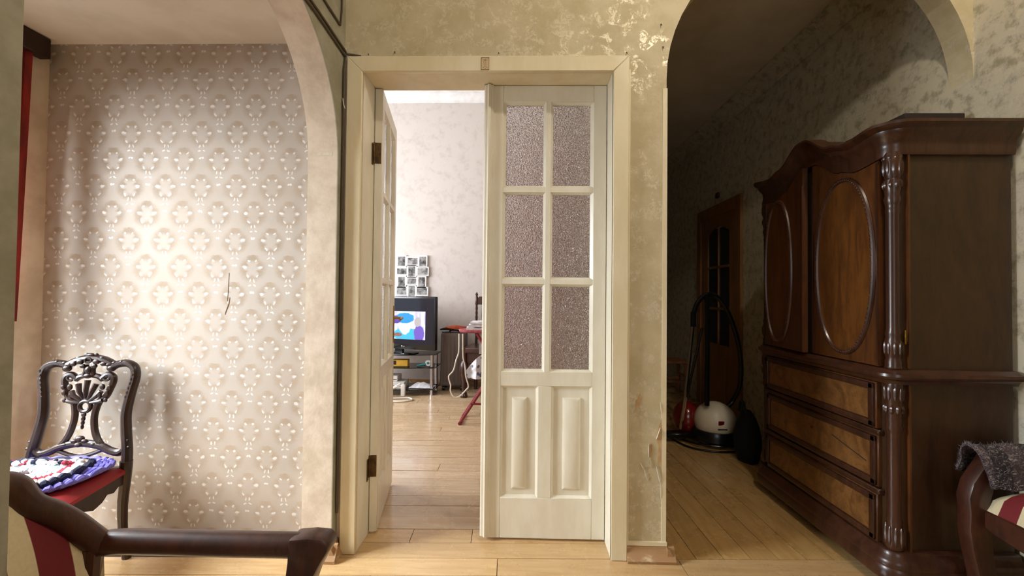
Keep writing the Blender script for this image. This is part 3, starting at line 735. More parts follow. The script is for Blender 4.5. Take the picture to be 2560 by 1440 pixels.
# corner columns with carved capitals
def column(y):
    c = MB().lathe([(r_*.86, z_) for r_, z_ in [(0.036, 0.94), (0.038, 0.945), (0.034, 0.955), (0.036, 0.97), (0.03, 0.985), (0.034, 1.0), (0.037, 1.03), (0.036, 1.06), (0.03, 1.075), (0.034, 1.09), (0.03, 1.105), (0.028, 1.12), (0.028, 1.62), (0.031, 1.63), (0.028, 1.64), (0.031, 1.66), (0.037, 1.68), (0.031, 1.70), (0.037, 1.73), (0.037, 1.765), (0.032, 1.77), (0.038, 1.79), (0.04, 1.86), (0.038, 1.885)]], (0.034, y, 0), 18).build('column', 'wardrobe_moulding', wr_)
    mb = MB()
    for k in range(9):
        a = 2*PI*k/9
        mb.ell((0.034+0.030*math.cos(a), y+0.030*math.sin(a), 1.82), (0.009, 0.009, 0.038), 6, 5); mb.ell((0.034+0.030*math.cos(a+.3), y+0.030*math.sin(a+.3), 1.745), (0.008, 0.008, 0.018), 6, 5)
        mb.ell((0.034+0.030*math.cos(a), y+0.030*math.sin(a), 1.03), (0.007, 0.007, 0.03), 6, 5)
        mb.ell((0.034+0.030*math.cos(a+.2), y+0.030*math.sin(a+.2), 1.862), (0.008, 0.008, 0.012), 6, 5)
    mb.build('carved_leaves', 'wardrobe_moulding', c, kind='stuff')
    c = MB().lathe([(r_*.86, z_) for r_, z_ in [(0.034, 0.165), (0.04, 0.175), (0.037, 0.20), (0.038, 0.24), (0.031, 0.275), (0.034, 0.285), (0.029, 0.30), (0.029, 0.66), (0.033, 0.67), (0.037, 0.685), (0.031, 0.70), (0.036, 0.72), (0.032, 0.735), (0.036, 0.755), (0.036, 0.82), (0.04, 0.86), (0.037, 0.878)]], (0.034, y, 0), 18).build('column', 'wardrobe_moulding', wr_)
    mb = MB()
    for k in range(9):
        a = 2*PI*k/9
        mb.ell((0.034+0.030*math.cos(a), y+0.030*math.sin(a), 0.22), (0.008, 0.008, 0.045), 6, 5); mb.ell((0.034+0.030*math.cos(a), y+0.030*math.sin(a), 0.835), (0.008, 0.008, 0.035), 6, 5)
        mb.ell((0.034+0.030*math.cos(a+.3), y+0.030*math.sin(a+.3), 0.765), (0.009, 0.009, 0.02), 6, 5)
    mb.build('carved_leaves', 'wardrobe_moulding', c, kind='stuff')
column(0.03); column(LY-0.03)
for z0, z1 in ((0.165, 0.875), (0.945, 1.87)): MB().span(0.074, 0.082, -0.002, 0.02, z0, z1).build('edge_strip', 'wardrobe_wood', wr_)
MB().span(0.055, 0.061, -0.006, 0.0, 1.05, 1.11).build('side_catch', 'brass', wr_, bevel=.001)

pm('dark_board', (40, 30, 22), None, 0.8)
bd = thing('wooden_board', 'dark flat board lying on top of the wardrobe', 'board', (2.80, 0.22, 2.098))
for yy in (-0.12, 0.12): MB().span(-0.13, 0.15, yy-0.11, yy+0.11, 0.0, 0.03).build('plank', 'dark_board', bd, bevel=.003)

# ------------------------------------------------------------------ carved side chair by the damask wall
ch = thing('carved_chair', 'carved dark wooden side chair with red seat against the damask wall', 'chair', (-1.13, -0.32, 0), math.radians(6))
def bk(u, z, y=0.0):   # point on the raked chair back
    k = max(0.0, (z-0.44)); return Vector((u, 0.165 + 0.12*k + y, z))
mb = MB()
for s in (-1, 1):
    p = spl([bk(s*.205, .46), bk(s*.200, .52), bk(s*.187, .60), bk(s*.178, .68), bk(s*.188, .77), bk(s*.2, .84), bk(s*.192, .885), bk(s*.16, .905), bk(s*.12, .902), bk(s*.095, .888)], 5)
    st = MB().tube(p, [0.021-0.004*(i/len(p)) for i in range(len(p))], 10, flat=1.1).build('back_stile', 'carved_wood', ch)
    e = MB()
    for q, rr in ((bk(s*.096, .884, -.008), .016), (bk(s*.108, .908, -.012), .009), (bk(s*.14, .914, -.014), .007), (bk(s*.198, .80, -.014), .006), (bk(s*.205, .56, -.012), .008), (bk(s*.212, .53, -.012), .008)): e.ell(q, (rr*1.3, rr*.8, rr))
    for i in range(7): e.ell(bk(s*(.203-.004*i), .875-.02*i, -.018), (.005, .005, .008), 6, 4)
    e.build('carving', 'carved_wood', st, kind='stuff')
    # rear leg
    MB().tube(spl([(s*.205, .165, .47), (s*.2, .168, .38), (s*.19, .17, .26), (s*.185, .185, .12), (s*.18, .215, 0.0)], 5), [0.024, 0.024, .024, .023, .022, .021, .021, .02, .02, .02, .019, .019, .019, .018, .018, .018, .018, .018, .018, .018, .018], 10).build('leg', 'carved_wood', ch)
    MB().tube(spl([(s*.245, -.21, .40), (s*.262, -.225, .33), (s*.255, -.22, .22), (s*.238, -.205, .10), (s*.245, -.215, .03), (s*.25, -.225, 0.0)], 4), [.032, .034, .036, .036, .034, .03, .027, .025, .022, .02, .018, .017, .016, .015, .015, .016, .017, .019, .021, .022, .022], 10).build('leg', 'carved_wood', ch)
    # side rail with wavy apron
    ap_ = [(0.15, .43), (-.20, .43), (-.20, .35), (-.16, .345), (-.12, .36), (-.08, .355), (-.03, .335), (.02, .345), (.05, .365), (.09, .355), (.12, .37), (.15, .365)]
    o = MB(); 
    A = []; B = []
    for (y, z) in ap_:
        xx = s*(.205 + (.15-y)*.115); A.append(o.bm.verts.new((xx, y, z))); B.append(o.bm.verts.new((xx-s*.028, y, z)))
    f1 = o.bm.faces.new(A); f2 = o.bm.faces.new(B[::-1]); f1.normal_update(); f2.normal_update(); bmesh.ops.triangulate(o.bm, faces=[f1, f2])
    for i in range(len(A)): o.bm.faces.new((A[i], A[(i+1) % len(A)], B[(i+1) % len(A)], B[i]))
    o.build('seat_rail', 'carved_wood', ch)
ap_ = [(-.235, .43), (.235, .43), (.235, .36), (.17, .345), (.12, .36), (.06, .335), (0, .32), (-.06, .335), (-.12, .36), (-.17, .345), (-.235, .36)]
MB().prism(ap_, 'y', -.235, -.205).build('seat_rail', 'carved_wood', ch)
MB().span(-.19, .19, .15, .18, .37, .44).build('seat_rail', 'carved_wood', ch, bevel=.004)
# crest, splat and lower rail of the back
cr_ = MB()
cr_.tube(spl([bk(-.112, .885), bk(-.09, .905), bk(-.05, .922), bk(0, .93), bk(.05, .922), bk(.09, .905), bk(.112, .885)], 5), [.014, .016, .018, .019, .02, .02, .02, .021, .021, .022, .022, .022, .022, .022, .023, .023, .023, .022, .022, .022, .022, .022, .021, .021, .02, .02, .02, .018, .016, .015, .014], 10, flat=.8)
crest = cr_.build('crest_rail', 'carved_wood', ch)
e = MB()
for s in (-1, 1):
    for q, rr in ((bk(s*.035, .915, -.018), .014), (bk(s*.065, .905, -.016), .012), (bk(s*.085, .9, -.014), .01), (bk(s*.05, .93, -.01), .011), (bk(s*.025, .895, -.014), .012), (bk(s*.02, .945, -.006), .01), (bk(s*.075, .92, -.008), .009)): e.ell(q, (rr*1.15, rr*.8, rr*.9), 8, 5)
e.ell(bk(0, .944, -.01), (.022, .012, .01)); e.tube([bk(0.014*math.cos(a*PI/6), .922+.012*math.sin(a*PI/6), -.022) for a in range(12)], .004, 6, closed=True)
e.tube(spl([bk(-.018, .9, -.006), bk(-.014, .875, -.006), bk(-.02, .85, -.006)], 4), .011, 8); e.tube(spl([bk(.018, .9, -.006), bk(.014, .875, -.006), bk(.02, .85, -.006)], 4), .011, 8)
e.ell(bk(0, .875, -.012), (.016, .012, .02)); e.ell(bk(0, .85, -.012), (.02, .012, .012))
e.build('carving', 'carved_wood', crest, kind='stuff')
sp = MB()
for s in (-1, 1):   # scroll sides and lower bars
    sp.tube(spl([bk(s*.055, .835), bk(s*.078, .855), bk(s*.1, .848), bk(s*.106, .825), bk(s*.096, .79), bk(s*.082, .755), bk(s*.058, .735), bk(s*.046, .70), bk(s*.042, .655), bk(s*.052, .60), bk(s*.07, .56), bk(s*.085, .54)], 4), .0135, 8)
    sp.tube([bk(s*(.078+.014*math.cos(a)), .842+.014*math.sin(a), -.006) for a in [k*PI/5 for k in range(10)]], .006, 6, closed=True)
    for q, rr in ((bk(s*.1, .80, -.012), .009), (bk(s*.092, .775, -.012), .011), (bk(s*.088, .74, -.01), .009), (bk(s*.07, .80, -.012), .012), (bk(s*.06, .765, -.012), .012), (bk(s*.075, .745, -.008), .009)): sp.ell(q, (rr, rr*.7, rr*1.2), 8, 5)
    sp.tube(spl([bk(s*.06, .83), bk(s*.04, .845), bk(s*.015, .85)], 4), .012, 8)
for k in range(7):   # shell ribs
    a = math.radians(90 + (k-3)*27); rr = .105 - .006*abs(k-3)
    sp.tube([bk(.022*math.cos(a), .725+.022*math.sin(a), -.006), bk(.06*math.cos(a), .725+.06*math.sin(a), -.012), bk(rr*.85*math.cos(a), .725+rr*math.sin(a), -.008)], [.007, .010, .012], 8)
sp.tube([bk(.024*math.cos(a), .712+.024*math.sin(a), -.004) for a in [k*PI/8 for k in range(16)]], .0095, 8, closed=True)
for i in range(4): sp.ell(bk(0, .675-.018*i, -.006), (.011-.002*i, .008, .012), 8, 5)
sp.build('splat', 'carved_wood', ch)
lr = MB().tube(spl([bk(-.2, .53), bk(-.17, .505), bk(-.13, .512), bk(-.08, .535), bk(0, .548), bk(.08, .535), bk(.13, .512), bk(.17, .505), bk(.2, .53)], 5), .017, 10).build('lower_back_rail', 'carved_wood', ch)
e = MB()
for q, rr in ((bk(0, .57, -.01), .018), (bk(-.022, .56, -.012), .013), (bk(.022, .56, -.012), .013), (bk(0, .545, -.016), .014), (bk(-.06, .545, -.012), .01), (bk(.06, .545, -.012), .01), (bk(.1, .532, -.01), .009), (bk(-.1, .532, -.01), .009)): e.ell(q, (rr*1.2, rr*.7, rr*.8), 8, 5)
e.tube(spl([bk(-.1, .52), bk(-.05, .5), bk(0, .49), bk(.05, .5), bk(.1, .52)], 4), .009, 8)
e.build('carving', 'carved_wood', lr, kind='stuff')
m, t = new('red_seat'); t.l.new(t.mix(t.noise(t.coord('Object'), 18, 4), lin((150, 24, 26)), lin((112, 14, 18))), t.b.inputs['Base Color']); t.set(Roughness=0.6)
def seat_fn(u, v, th):
    y = -.235+.40*v; hw = (.258-.115*(y+.235)/1.0)*1.0
    x = (2*u-1)*hw; d = (1-abs(2*u-1)**4)*(1-abs(2*v-1)**4)
    return Vector((x, y, .43+.035*d**0.5 if th == 0 else .415))
MB().thick(seat_fn, 18, 14, 1).build('seat', 'red_seat', ch)

# knitted mat on the chair seat
YC = {'purple': (112, 104, 190), 'navy': (30, 30, 58), 'white': (232, 232, 236), 'wine': (150, 34, 58), 'cream': (236, 220, 208), 'sky': (178, 206, 222)}
for k, v in YC.items(): pm('yarn_'+k, v, None, 0.9, scale=60, bump=0.5, bscale=300)
mt = thing('knitted_mat', 'folded knitted mat with purple, white and wine yarn on the chair seat', 'mat', (-1.135, -0.345, 0.468), math.radians(6))
def yarn(cx, cy, rx, ry, z, r, colr, name):
    mb = MB(); N = 120
    pts = []; rs = []
    for i in range(N):
        a = 2*PI*i/N; c, s = math.cos(a), math.sin(a)
        x = cx+rx*math.copysign(abs(c)**.62, c); y = cy+ry*math.copysign(abs(s)**.62, s)
        pts.append((x, y, z + 0.004*math.sin(3*a+rx*40) + .003*math.sin(29*a))); rs.append(r*(1+.28*math.sin(i*PI*0.5)))
    mb.tube(pts, rs, 7, closed=True); mb.build(name, 'yarn_'+colr, mt)
for i, c in enumerate(['purple', 'purple', 'purple', 'navy', 'purple', 'purple', 'purple']):
    yarn(0.0, 0.01, .218-.018*i, .178-.018*i, .012, .0115, c, 'yarn_round')
for i, c in enumerate(['navy', 'cream', 'cream', 'wine', 'white', 'sky', 'white', 'white']):
    yarn(-0.02, -0.02, .19-.019*i, .150-.017*i, .030, .0125, c, 'yarn_round')
tf = MB(); tfw = MB(); tfn = MB()
for i in range(30):
    a = random.random(); q = (-.2+.34*a, .045+.05*random.random()-.02*a, .048+.006*random.random()); rr = random.uniform(.008, .014)
    random.choice((tf, tf, tfw, tfn)).ell(q, (rr, rr, rr*.8), 7, 5)
tf.build('yarn_tufts', 'yarn_white', mt, kind='stuff'); tfw.build('yarn_tufts', 'yarn_wine', mt, kind='stuff'); tfn.build('yarn_tufts', 'yarn_navy', mt, kind='stuff')

# ------------------------------------------------------------------ striped armchairs
def armchair(label, loc, rz, scroll):
    o = thing('armchair', label, 'armchair', loc, rz, 'striped armchairs')
    W = .275
    for s in (-1, 1):
        # arm, then the shaped support that runs on into the front leg
        xe = .245 if scroll else .215
        MB().tube(spl([(-.26, s*W, .597), (-.20, s*W, .603), (0, s*W, .603), (xe-.02, s*W, .604), (xe, s*W, .604)], 5), .031, 14, flat=.98).build('arm', 'chair_wood', o)
        if scroll:
            pr = [(.232, .632), (.28, .637), (.318, .634), (.334, .622), (.332, .604), (.315, .575), (.297, .54), (.284, .50), (.276, .45), (.275, .38), (.268, .25), (.262, .12), (.285, 0), (.245, 0), (.222, .12), (.222, .25), (.225, .38), (.222, .45), (.222, .50), (.226, .54), (.23, .575)]
        else:
            pr = [(.20, .632), (.25, .63), (.29, .57), (.33, .51), (.347, .45), (.342, .39), (.345, .32), (.333, .24), (.31, .14), (.30, .06), (.312, 0), (.262, 0), (.238, .06), (.238, .14), (.25, .22), (.258, .30), (.255, .38), (.26, .44), (.245, .50), (.21, .56), (.19, .60)]
        MB().prism(pr, 'y', s*W-.031, s*W+.031).build('front_leg', 'chair_wood', o, bevel=.010, seg=2)
        MB().tube(spl([(-.27, s*(W-.02), .60), (-.28, s*(W-.02), .42), (-.285, s*(W-.03), .25), (-.33, s*(W-.03), 0)], 5), .024, 10).build('rear_leg', 'chair_wood', o)
        MB().prism([(-.28, .33), (.27, .33), (.27, .40), (-.28, .40)], 'y', s*W-.018, s*W+.018).build('seat_rail', 'chair_wood', o, bevel=.006)
    fr = [(-W, .405), (-W, .345)] + [(-W+2*W*i/10, .335-.03*math.sin(PI*i/10)) for i in range(1, 10)] + [(W, .345), (W, .405)]
    MB().prism(fr, 'x', .255, .29).build('seat_rail', 'chair_wood', o, bevel=.005)
    MB().span(-.3, -.265, -W, W, .33, .40).build('seat_rail', 'chair_wood', o, bevel=.005)
    def sf(u, v, th):
        x = -.27+.555*u; y = (2*v-1)*(W+.004); d = ((1-abs(2*u-1)**5)*(1-abs(2*v-1)**4))**.5
        return Vector((x, y, .40+.115*d if th == 0 else .39))
    MB().thick(sf, 20, 20, 1).build('seat', 'striped_fabric', o)
    # shaped top rail of the back
    prf = spl([(-.372, 0, .81), (-.37, .07, .808), (-.365, .125, .802), (-.355, .148, .79), (-.350, .161, .765), (-.340, .174, .738), (-.320, .204, .706), (-.300, .228, .672), (-.280, .246, .637), (-.258, .272, .590)], 4)
    def at_y(y):
        y = abs(y)
        for p, q in zip(prf, prf[1:]):
            if y <= q.y: k_ = (y-p.y)/(q.y-p.y); return p.lerp(q, k_)
        return prf[-1]
    pts = [Vector((p.x, -p.y, p.z)) for p in prf[::-1]] + prf[1:]
    n_ = len(pts); MB().tube(pts, [.030+.006*max(0, 1-abs(i-n_//2)/(n_*.3)) for i in range(n_)], 12).build('top_rail', 'chair_wood', o)
    def bf(u, v, th):
        y = (2*v-1)*.268; q = at_y(y); z = .405+(q.z-.008-.405)*u
        return Vector((-.245+(q.x+.245)*(.35+.65*u) + .03*math.sin(PI*u)*(1-abs(2*v-1)**3) + (-.03 if th else .008), y, z))
    MB().thick(bf, 14, 24, 1).build('back_cushion', 'striped_fabric', o)
    return o
armchair('dark wooden armchair with striped back standing in the left foreground', (0.055, -1.275, 0), 0.0, True)
armchair('red-brown wooden armchair with striped seat at the right edge beside the wardrobe', (3.0, -0.557, 0), PI, False)

# woolly blanket over the arm of the right armchair
m, t = new('blanket_wool'); x_, y_, z_ = t.sep(t.coord('Object'))
pl_ = t.ramp(t.math('FRACT', t.math('MULTIPLY', x_, 7.0)), 0.42, 0.55)
c = t.mix(pl_, lin((44, 40, 48)), lin((78, 66, 74))); c = t.mix(t.ramp(t.noise(t.coord('Object'), 60, 4, .7, 2.), .52, .66), c, lin((168, 160, 156)))
t.l.new(c, t.b.inputs['Base Color']); t.set(Roughness=0.95); t.bump(t.noise(t.coord('Object'), 120, 4, .7), 0.8, .006)
bl = thing('wool_blanket', 'fuzzy dark grey wool blanket draped over the right armchair arm', 'blanket', (3.0, -0.282, 0.605))
def bf(u, v, th):
    x = -.31+.56*u + .012*math.sin(8*v); a = v*2-1     # across the arm
    L = .155
    if abs(a) < .36: ang = a/.36*PI/2; y = -.052*math.sin(ang)*1.0; z = .052*math.cos(ang)+.0
    else: y = -math.copysign(.054+.016*(abs(a)-.36)+.01*math.sin(u*9), a); z = -(abs(a)-.36)*L*(1.0 if a > 0 else .8)
    n = noise.noise(Vector((x*18, y*18, z*18)))*.008
    k = 1.0-(0.12 if th else 0)
    return Vector((x, y*k + n*.5, z*k*(1 if z > 0 else 1) + n))
MB().thick(bf, 36, 26, 1).build('cloth', 'blanket_wool', bl)
fz = MB()
for i in range(1300):
    u, v = random.random(), random.random()
    if random.random() < .3: u = random.uniform(0, .02)
    p = bf(u, v, 0); q = bf(u, min(1, v+.02), 0); nrm = Vector((random.uniform(-.6, .6), (p.y)*14+random.uniform(-.5, .5), 0.8+random.uniform(-.5, .5))).normalized()
    L = random.uniform(.006, .02); sd = Vector((random.uniform(-1, 1), random.uniform(-1, 1), random.uniform(-1, 1))).normalized()*.0007
    a = fz.bm.verts.new(p-sd); b = fz.bm.verts.new(p+sd); c_ = fz.bm.verts.new(p+nrm*L+Vector((random.uniform(-.008, .008), 0, random.uniform(-.004, .004)))); fz.bm.faces.new((a, b, c_))
pm('fuzz_grey', (170, 164, 166), (110, 100, 112), 0.9, scale=40)
fz.build('fuzz', 'fuzz_grey', bl, kind='stuff')

# ------------------------------------------------------------------ red curtain strip at the balcony door
pm('red_cloth', (150, 22, 10), (108, 14, 8), 0.6, scale=20, stretch=(1, 1, .2))
pm('dark_wood_plain', (52, 30, 18), None, 0.6)
rc = thing('red_curtain', 'narrow red curtain hanging from a dark bracket beside the balcony door', 'curtain', (-1.50, -0.10, 1.10))
mb = MB()
def cf(u, v, th):
    y = -.15+.14*v + (.03*u-.02); return Vector((.004+.012*math.sin(v*19+u*1.5)*.5+.008+(0.003 if th else 0), y, 1.30*u))
mb.thick(cf, 12, 20, 1).build('cloth', 'red_cloth', rc)
MB().span(-.01, .045, -.12, .058, 1.275, 1.372).build('bracket', 'dark_wood_plain', rc, bevel=.004)

# ------------------------------------------------------------------ cables on the side wall
def cable(label, pts, r, mat, name='wall_cable'):
    return tag(MB().tube(pts, r, 7).build(name, mat), label, 'cable')
cable('upper of the two cables along the side wall above the arch', [(-0.013, -2.0, 2.452), (-0.013, -1.0, 2.447), (-0.013, -.3, 2.440), (-0.013, -.02, 2.428), (-0.006, -.012, 2.415), (0.02, -.008, 2.413), (0.06, -.006, 2.408)], .006, 'cable_grey')
cable('lower of the two cables along the side wall above the arch', [(-0.012, -2.0, 2.430), (-0.013, -1.0, 2.427), (-0.013, -.3, 2.420), (-0.013, -.015, 2.405), (-0.012, -.028, 2.33), (-0.012, -.028, 1.2), (-0.012, -.028, 0.2)], .006, 'cable_grey')
cable('thin cable high on the side wall near the corner', [(-0.014, -1.2, 2.56), (-0.014, -.5, 2.535), (-0.014, -.074, 2.520), (-0.014, -.06, 2.6), (-0.014, -.06, 3.2)], .005, 'cable_grey')
cable('short pale wire end sticking out beside the door frame', [(-0.015, -.03, 2.19), (-0.008, -.045, 2.175), (-0.004, -.045, 2.15), (0.0, -.04, 2.135)], .0022, 'cable_white', 'wire_end')

# ------------------------------------------------------------------ corridor: far door, stool, vacuum cleaner, bag
d4 = thing('door_4', 'brown panelled door with curved glazing on the corridor wall', 'door', (XR, 0, 0), kind='structure')
for a in ((2.16, 2.26), (3.10, 3.20)): MB().span(-.03, 0, a[0], a[1], 0, 2.26).build('casing_board', 'far_door_wood', d4, bevel=.004)
MB().span(-.03, 0, 2.26, 3.10, 2.13, 2.26).build('casing_board', 'far_door_wood', d4, bevel=.004)
for a in ((2.26, 2.41), (2.92, 3.10)): MB().span(-.018, 0, a[0], a[1], 0, 2.13).build('stile', 'far_door_wood', d4, bevel=.003)
hd = [(2.41, 2.13), (2.92, 2.13), (2.92, 1.94)] + [(2.92-.51*i/14, 1.94+.075*math.sin(PI*i/14)) for i in range(1, 14)] + [(2.41, 1.94)]
MB().prism(hd, 'x', -.018, 0).build('rail', 'far_door_wood', d4)
MB().span(-.018, 0, 2.41, 2.92, 0, .74).build('rail', 'far_door_wood', d4)
MB().span(-.026, -.018, 2.47, 2.86, .16, .60).build('raised_field', 'far_door_wood', d4, bevel=.006)
pm('dusk_glass', (46, 50, 54), (34, 36, 38), 0.12, scale=3)
for yy in (2.44, 2.70):
    for z0, z1 in ((.74, 1.11), (1.14, 1.56), (1.59, 2.0)): MB().span(-.008, -.004, yy-.03, yy+.225, z0, z1).build('pane', 'dusk_glass', d4)
MB().span(-.02, -.002, 2.655, 2.675, .74, 2.01).build('glazing_bar', 'far_door_wood', d4)
for zz in (1.125, 1.575): MB().span(-.02, -.002, 2.41, 2.92, zz-.012, zz+.012).build('glazing_bar', 'far_door_wood', d4)
bxx = thing('wall_box', 'small dark junction box above the corridor door', 'box', (XR, 2.69, 2.33))
MB().span(-.025, 0, -.03, .03, 0, .06).build('case', 'dark_wood_plain', bxx, bevel=.004); MB().span(-.028, -.024, -.02, .02, .01, .05).build('lid', 'dark_wood_plain', bxx, bevel=.002)

st = thing('wooden_stool', 'small wooden stool against the corridor wall behind the vacuum cleaner', 'stool', (2.76, 3.5, 0))
MB().span(-.17, .17, -.16, .16, .42, .455).build('seat', 'stool_wood', st, bevel=.006)
for a in (-1, 1):
    for b_ in (-1, 1): MB().bar((a*.14, b_*.13, .42), (a*.165, b_*.155, 0), .032, .032).build('leg', 'stool_wood', st, bevel=.003)
for b_ in (-1, 1): MB().bar((-.15, b_*.14, .2), (.15, b_*.14, .2), .022, .022).build('stretcher', 'stool_wood', st)
for a in (-1, 1): MB().bar((a*.15, -.14, .26), (a*.15, .14, .26), .022, .022).build('stretcher', 'stool_wood', st)

pm('vac_white', (226, 214, 190), (206, 192, 166), 0.3, scale=3)
pm('vac_red', (120, 16, 14), None, 0.15, coat=0.6)
vc = thing('vacuum_cleaner', 'white and red canister vacuum cleaner with looping hose in the corridor', 'vacuum cleaner', (2.52, 1.68, 0))
MB().ell((0, 0, .19), (.17, .17, .165), 20, 12).build('body', 'vac_white', vc)
MB().lathe([(.17, .03), (.19, .05), (.19, .10), (.178, .13), (.17, .13)], n=24).build('base_ring', 'black_plastic', vc)
lg = MB().box((-.02, -.164, .215), (.045, .012, .035), Matrix.Rotation(math.radians(14), 3, 'X')).build('badge', 'vac_red', vc, bevel=.002)
MB().box((-.01, -.167, .165), (.075, .006, .008)).build('badge_line', 'black_plastic', vc)
MB().ell((-.18, .16, .17), (.12, .13, .15), 18, 10).build('dust_bin', 'vac_red', vc)
for a in (-1, 1): MB().lathe([(.06, -.018), (.065, -.01), (.065, .01), (.06, .018)], (a*.13, .09, .065), 16, Matrix.Rotation(PI/2, 3, 'Y')).build('wheel', 'black_plastic', vc)
hs = spl([(-.235, -.13, 1.02), (-.235, -.13, 1.09), (-.20, -.13, 1.20), (-.115, -.13, 1.27), (-.015, -.13, 1.225), (.08, -.12, 1.06), (.16, -.10, .80), (.185, -.06, .53), (.16, 0, .38), (.10, 0, .30)], 10)
MB().tube(hs, [.019*(1+.09*(i % 2)) for i in range(len(hs))], 10).build('hose', 'black_plastic', vc)
MB().tube([(-.235, -.13, 1.04), (-.285, -.10, .43), (-.29, .0, .12)], .014, 10).build('steel_tube', 'chrome', vc)
MB().tube([(-.235, -.13, 1.12), (-.236, -.13, 1.0)], .022, 10).build('hand_grip', 'black_plastic', vc)
MB().tube([(-.125, -.13, 1.26), (-.115, -.12, .80), (-.10, -.08, .34)], .02, 10).build('upright_tube', 'black_plastic', vc)
MB().tube([(-.155, -.11, .99), (-.215, -.05, .60), (-.26, .05, .2)], .011, 8).build('thin_tube', 'black_plastic', vc)
MB().box((-.29, .03, .06), (.24, .09, .05)).build('floor_nozzle', 'black_plastic', vc, bevel=.012)
cd = spl([(-.36, .30, .01), (-.33, .02, .01), (-.25, -.16, .01), (-.08, -.24, .01), (.08, -.22, .01), (.12, -.12, .02), (-.02, -.18, .03), (-.2, -.08, .02), (-.27, .12, .01), (-.2, .25, .01)], 8)
MB().tube(cd, .008, 7).build('power_cord', 'black_plastic', vc)
bg = thing('black_bag', 'black cloth bag slumped beside the far end of the wardrobe', 'bag', (2.60, 1.30, 0))
def bgf(u, v, th):
    a = 2*PI*u; z = .38*v; r = .115*(math.sin(PI*min(1, .18+v*.82))**.45) if v < .98 else .03
    n = 1+.12*noise.noise(Vector((math.cos(a)*2, math.sin(a)*2, z*9)))
    return Vector((.75*r*n*math.cos(a), r*n*math.sin(a)*1.1, z))
MB().grid(lambda u, v: bgf(u, v, 0), 24, 14).build('bag_body', 'black_cloth', bg)
MB().tube(spl([(-.04, -.06, .36), (-.04, -.02, .44), (-.03, .04, .44), (-.03, .07, .36)], 5), .01, 7).build('bag_strap', 'black_cloth', bg)

# ------------------------------------------------------------------ living room
TVY = math.radians(-20)
tv = thing('television', 'flat screen television switched on upon the black glass stand', 'television', (-0.69, 3.40, 0.505), TVY)
tw, th_, tz0 = 0.54, 0.66, 0.055
MB().span(-tw, tw, -.025, .035, tz0, tz0+th_).build('housing', 'black_plastic', tv, bevel=.008, seg=2)
m, t = new('tv_picture'); X, Y, Z = t.sep(t.coord('Object'))
def inb(a, b, c, d):
    r = t.math('MULTIPLY', t.math('GREATER_THAN', X, a), t.math('LESS_THAN', X, b))
    return t.math('MULTIPLY', r, t.math('MULTIPLY', t.math('GREATER_THAN', Z, c), t.math('LESS_THAN', Z, d)))
def el(cx, cz, rx, rz, soft=.15):
    p = t.math('DIVIDE', t.math('SUBTRACT', X, cx), rx); q = t.math('DIVIDE', t.math('SUBTRACT', Z, cz), rz)
    n_ = t.math('MULTIPLY', t.math('SUBTRACT', t.noise(t.coord('Object'), 22, 3), .5), .8)
    return t.ramp(t.math('ADD', t.math('ADD', t.math('MULTIPLY', p, p), t.math('MULTIPLY', q, q)), n_), 1+soft, 1-soft)
pic = inb(-.52, .40, .18, .53)
c = t.mix(t.ramp(t.noise(t.mapping(t.coord('Object'), (4, 1, 1)), 5, 3), .4, .6), (.55, .5, .8), (.75, .85, .95))
c = t.mix(el(.16, .30, .10, .13), c, (.85, .88, .95)); c = t.mix(el(.12, .24, .2, .08), c, (.06, .45, .75))
c = t.mix(el(.10, .34, .085, .10), c, (.70, .86, .90)); c = t.mix(el(.10, .445, .14, .065), c, (.03, .28, .62)); c = t.mix(el(-.05, .42, .09, .05), c, (.10, .05, .32))
c = t.mix(el(.31, .25, .075, .11), c, (.16, .10, .48)); c = t.mix(el(.29, .40, .05, .06), c, (.45, .40, .40)); c = t.mix(el(.0, .235, .06, .025), c, (.28, .12, .10))
t.l.new(t.mix(pic, (0.006, 0.006, 0.012), c), t.b.inputs['Emission Color'])
t.b.inputs['Emission Strength'].default_value = 1.5
t.b.inputs['Base Color'].default_value = (.008, .008, .01, 1); t.set(Roughness=0.05)
sc = MB().span(-tw+.022, tw-.022, -.0275, -.0245, tz0+.062, tz0+th_-.022).build('screen', 'tv_picture', tv, label='lit screen showing a figure in a blue hat')
MB().lathe([(.008, -.001), (.01, 0), (.008, .001)], (0.06, -.027, tz0+.034), 12, Matrix.Rotation(PI/2, 3, 'X')).build('maker_mark', 'chrome', tv)
MB().span(.075, .10, -.0262, -.0248, tz0+.029, tz0+.039).build('maker_mark', 'chrome', tv)
MB().span(-.06, .06, -.01, .03, .01, tz0+.02).build('neck', 'black_plastic', tv, bevel=.006)
MB().lathe([(.24, 0), (.25, .008), (.22, .016), (.05, .022)], n=28).build('foot_plate', 'black_glass', tv)

stand = thing('television_stand', 'black glass shelf stand with chrome posts under the television', 'stand', (-0.72, 3.42, 0))
for zz in (.07, .335, .495):
    MB().prism([(-.52, .2), (-.52, -.14), (-.2, -.2), (.2, -.2), (.52, -.14), (.52, .2)], 'z', zz, zz+.010).build('shelf', 'black_glass', stand)
for a in (-1, 1):
    for yy in (-.12, .16):
        p = MB().lathe([(.026, 0), (.022, .01), (.022, .496)], (a*.47, yy, 0), 16).build('post', 'chrome', stand)
        MB().lathe([(.024, .065), (.024, .085)], (a*.47, yy, 0), 16).build('collar', 'black_plastic', p)
        MB().lathe([(.024, .33), (.024, .35)], (a*.47, yy, 0), 16).build('collar', 'black_plastic', p)

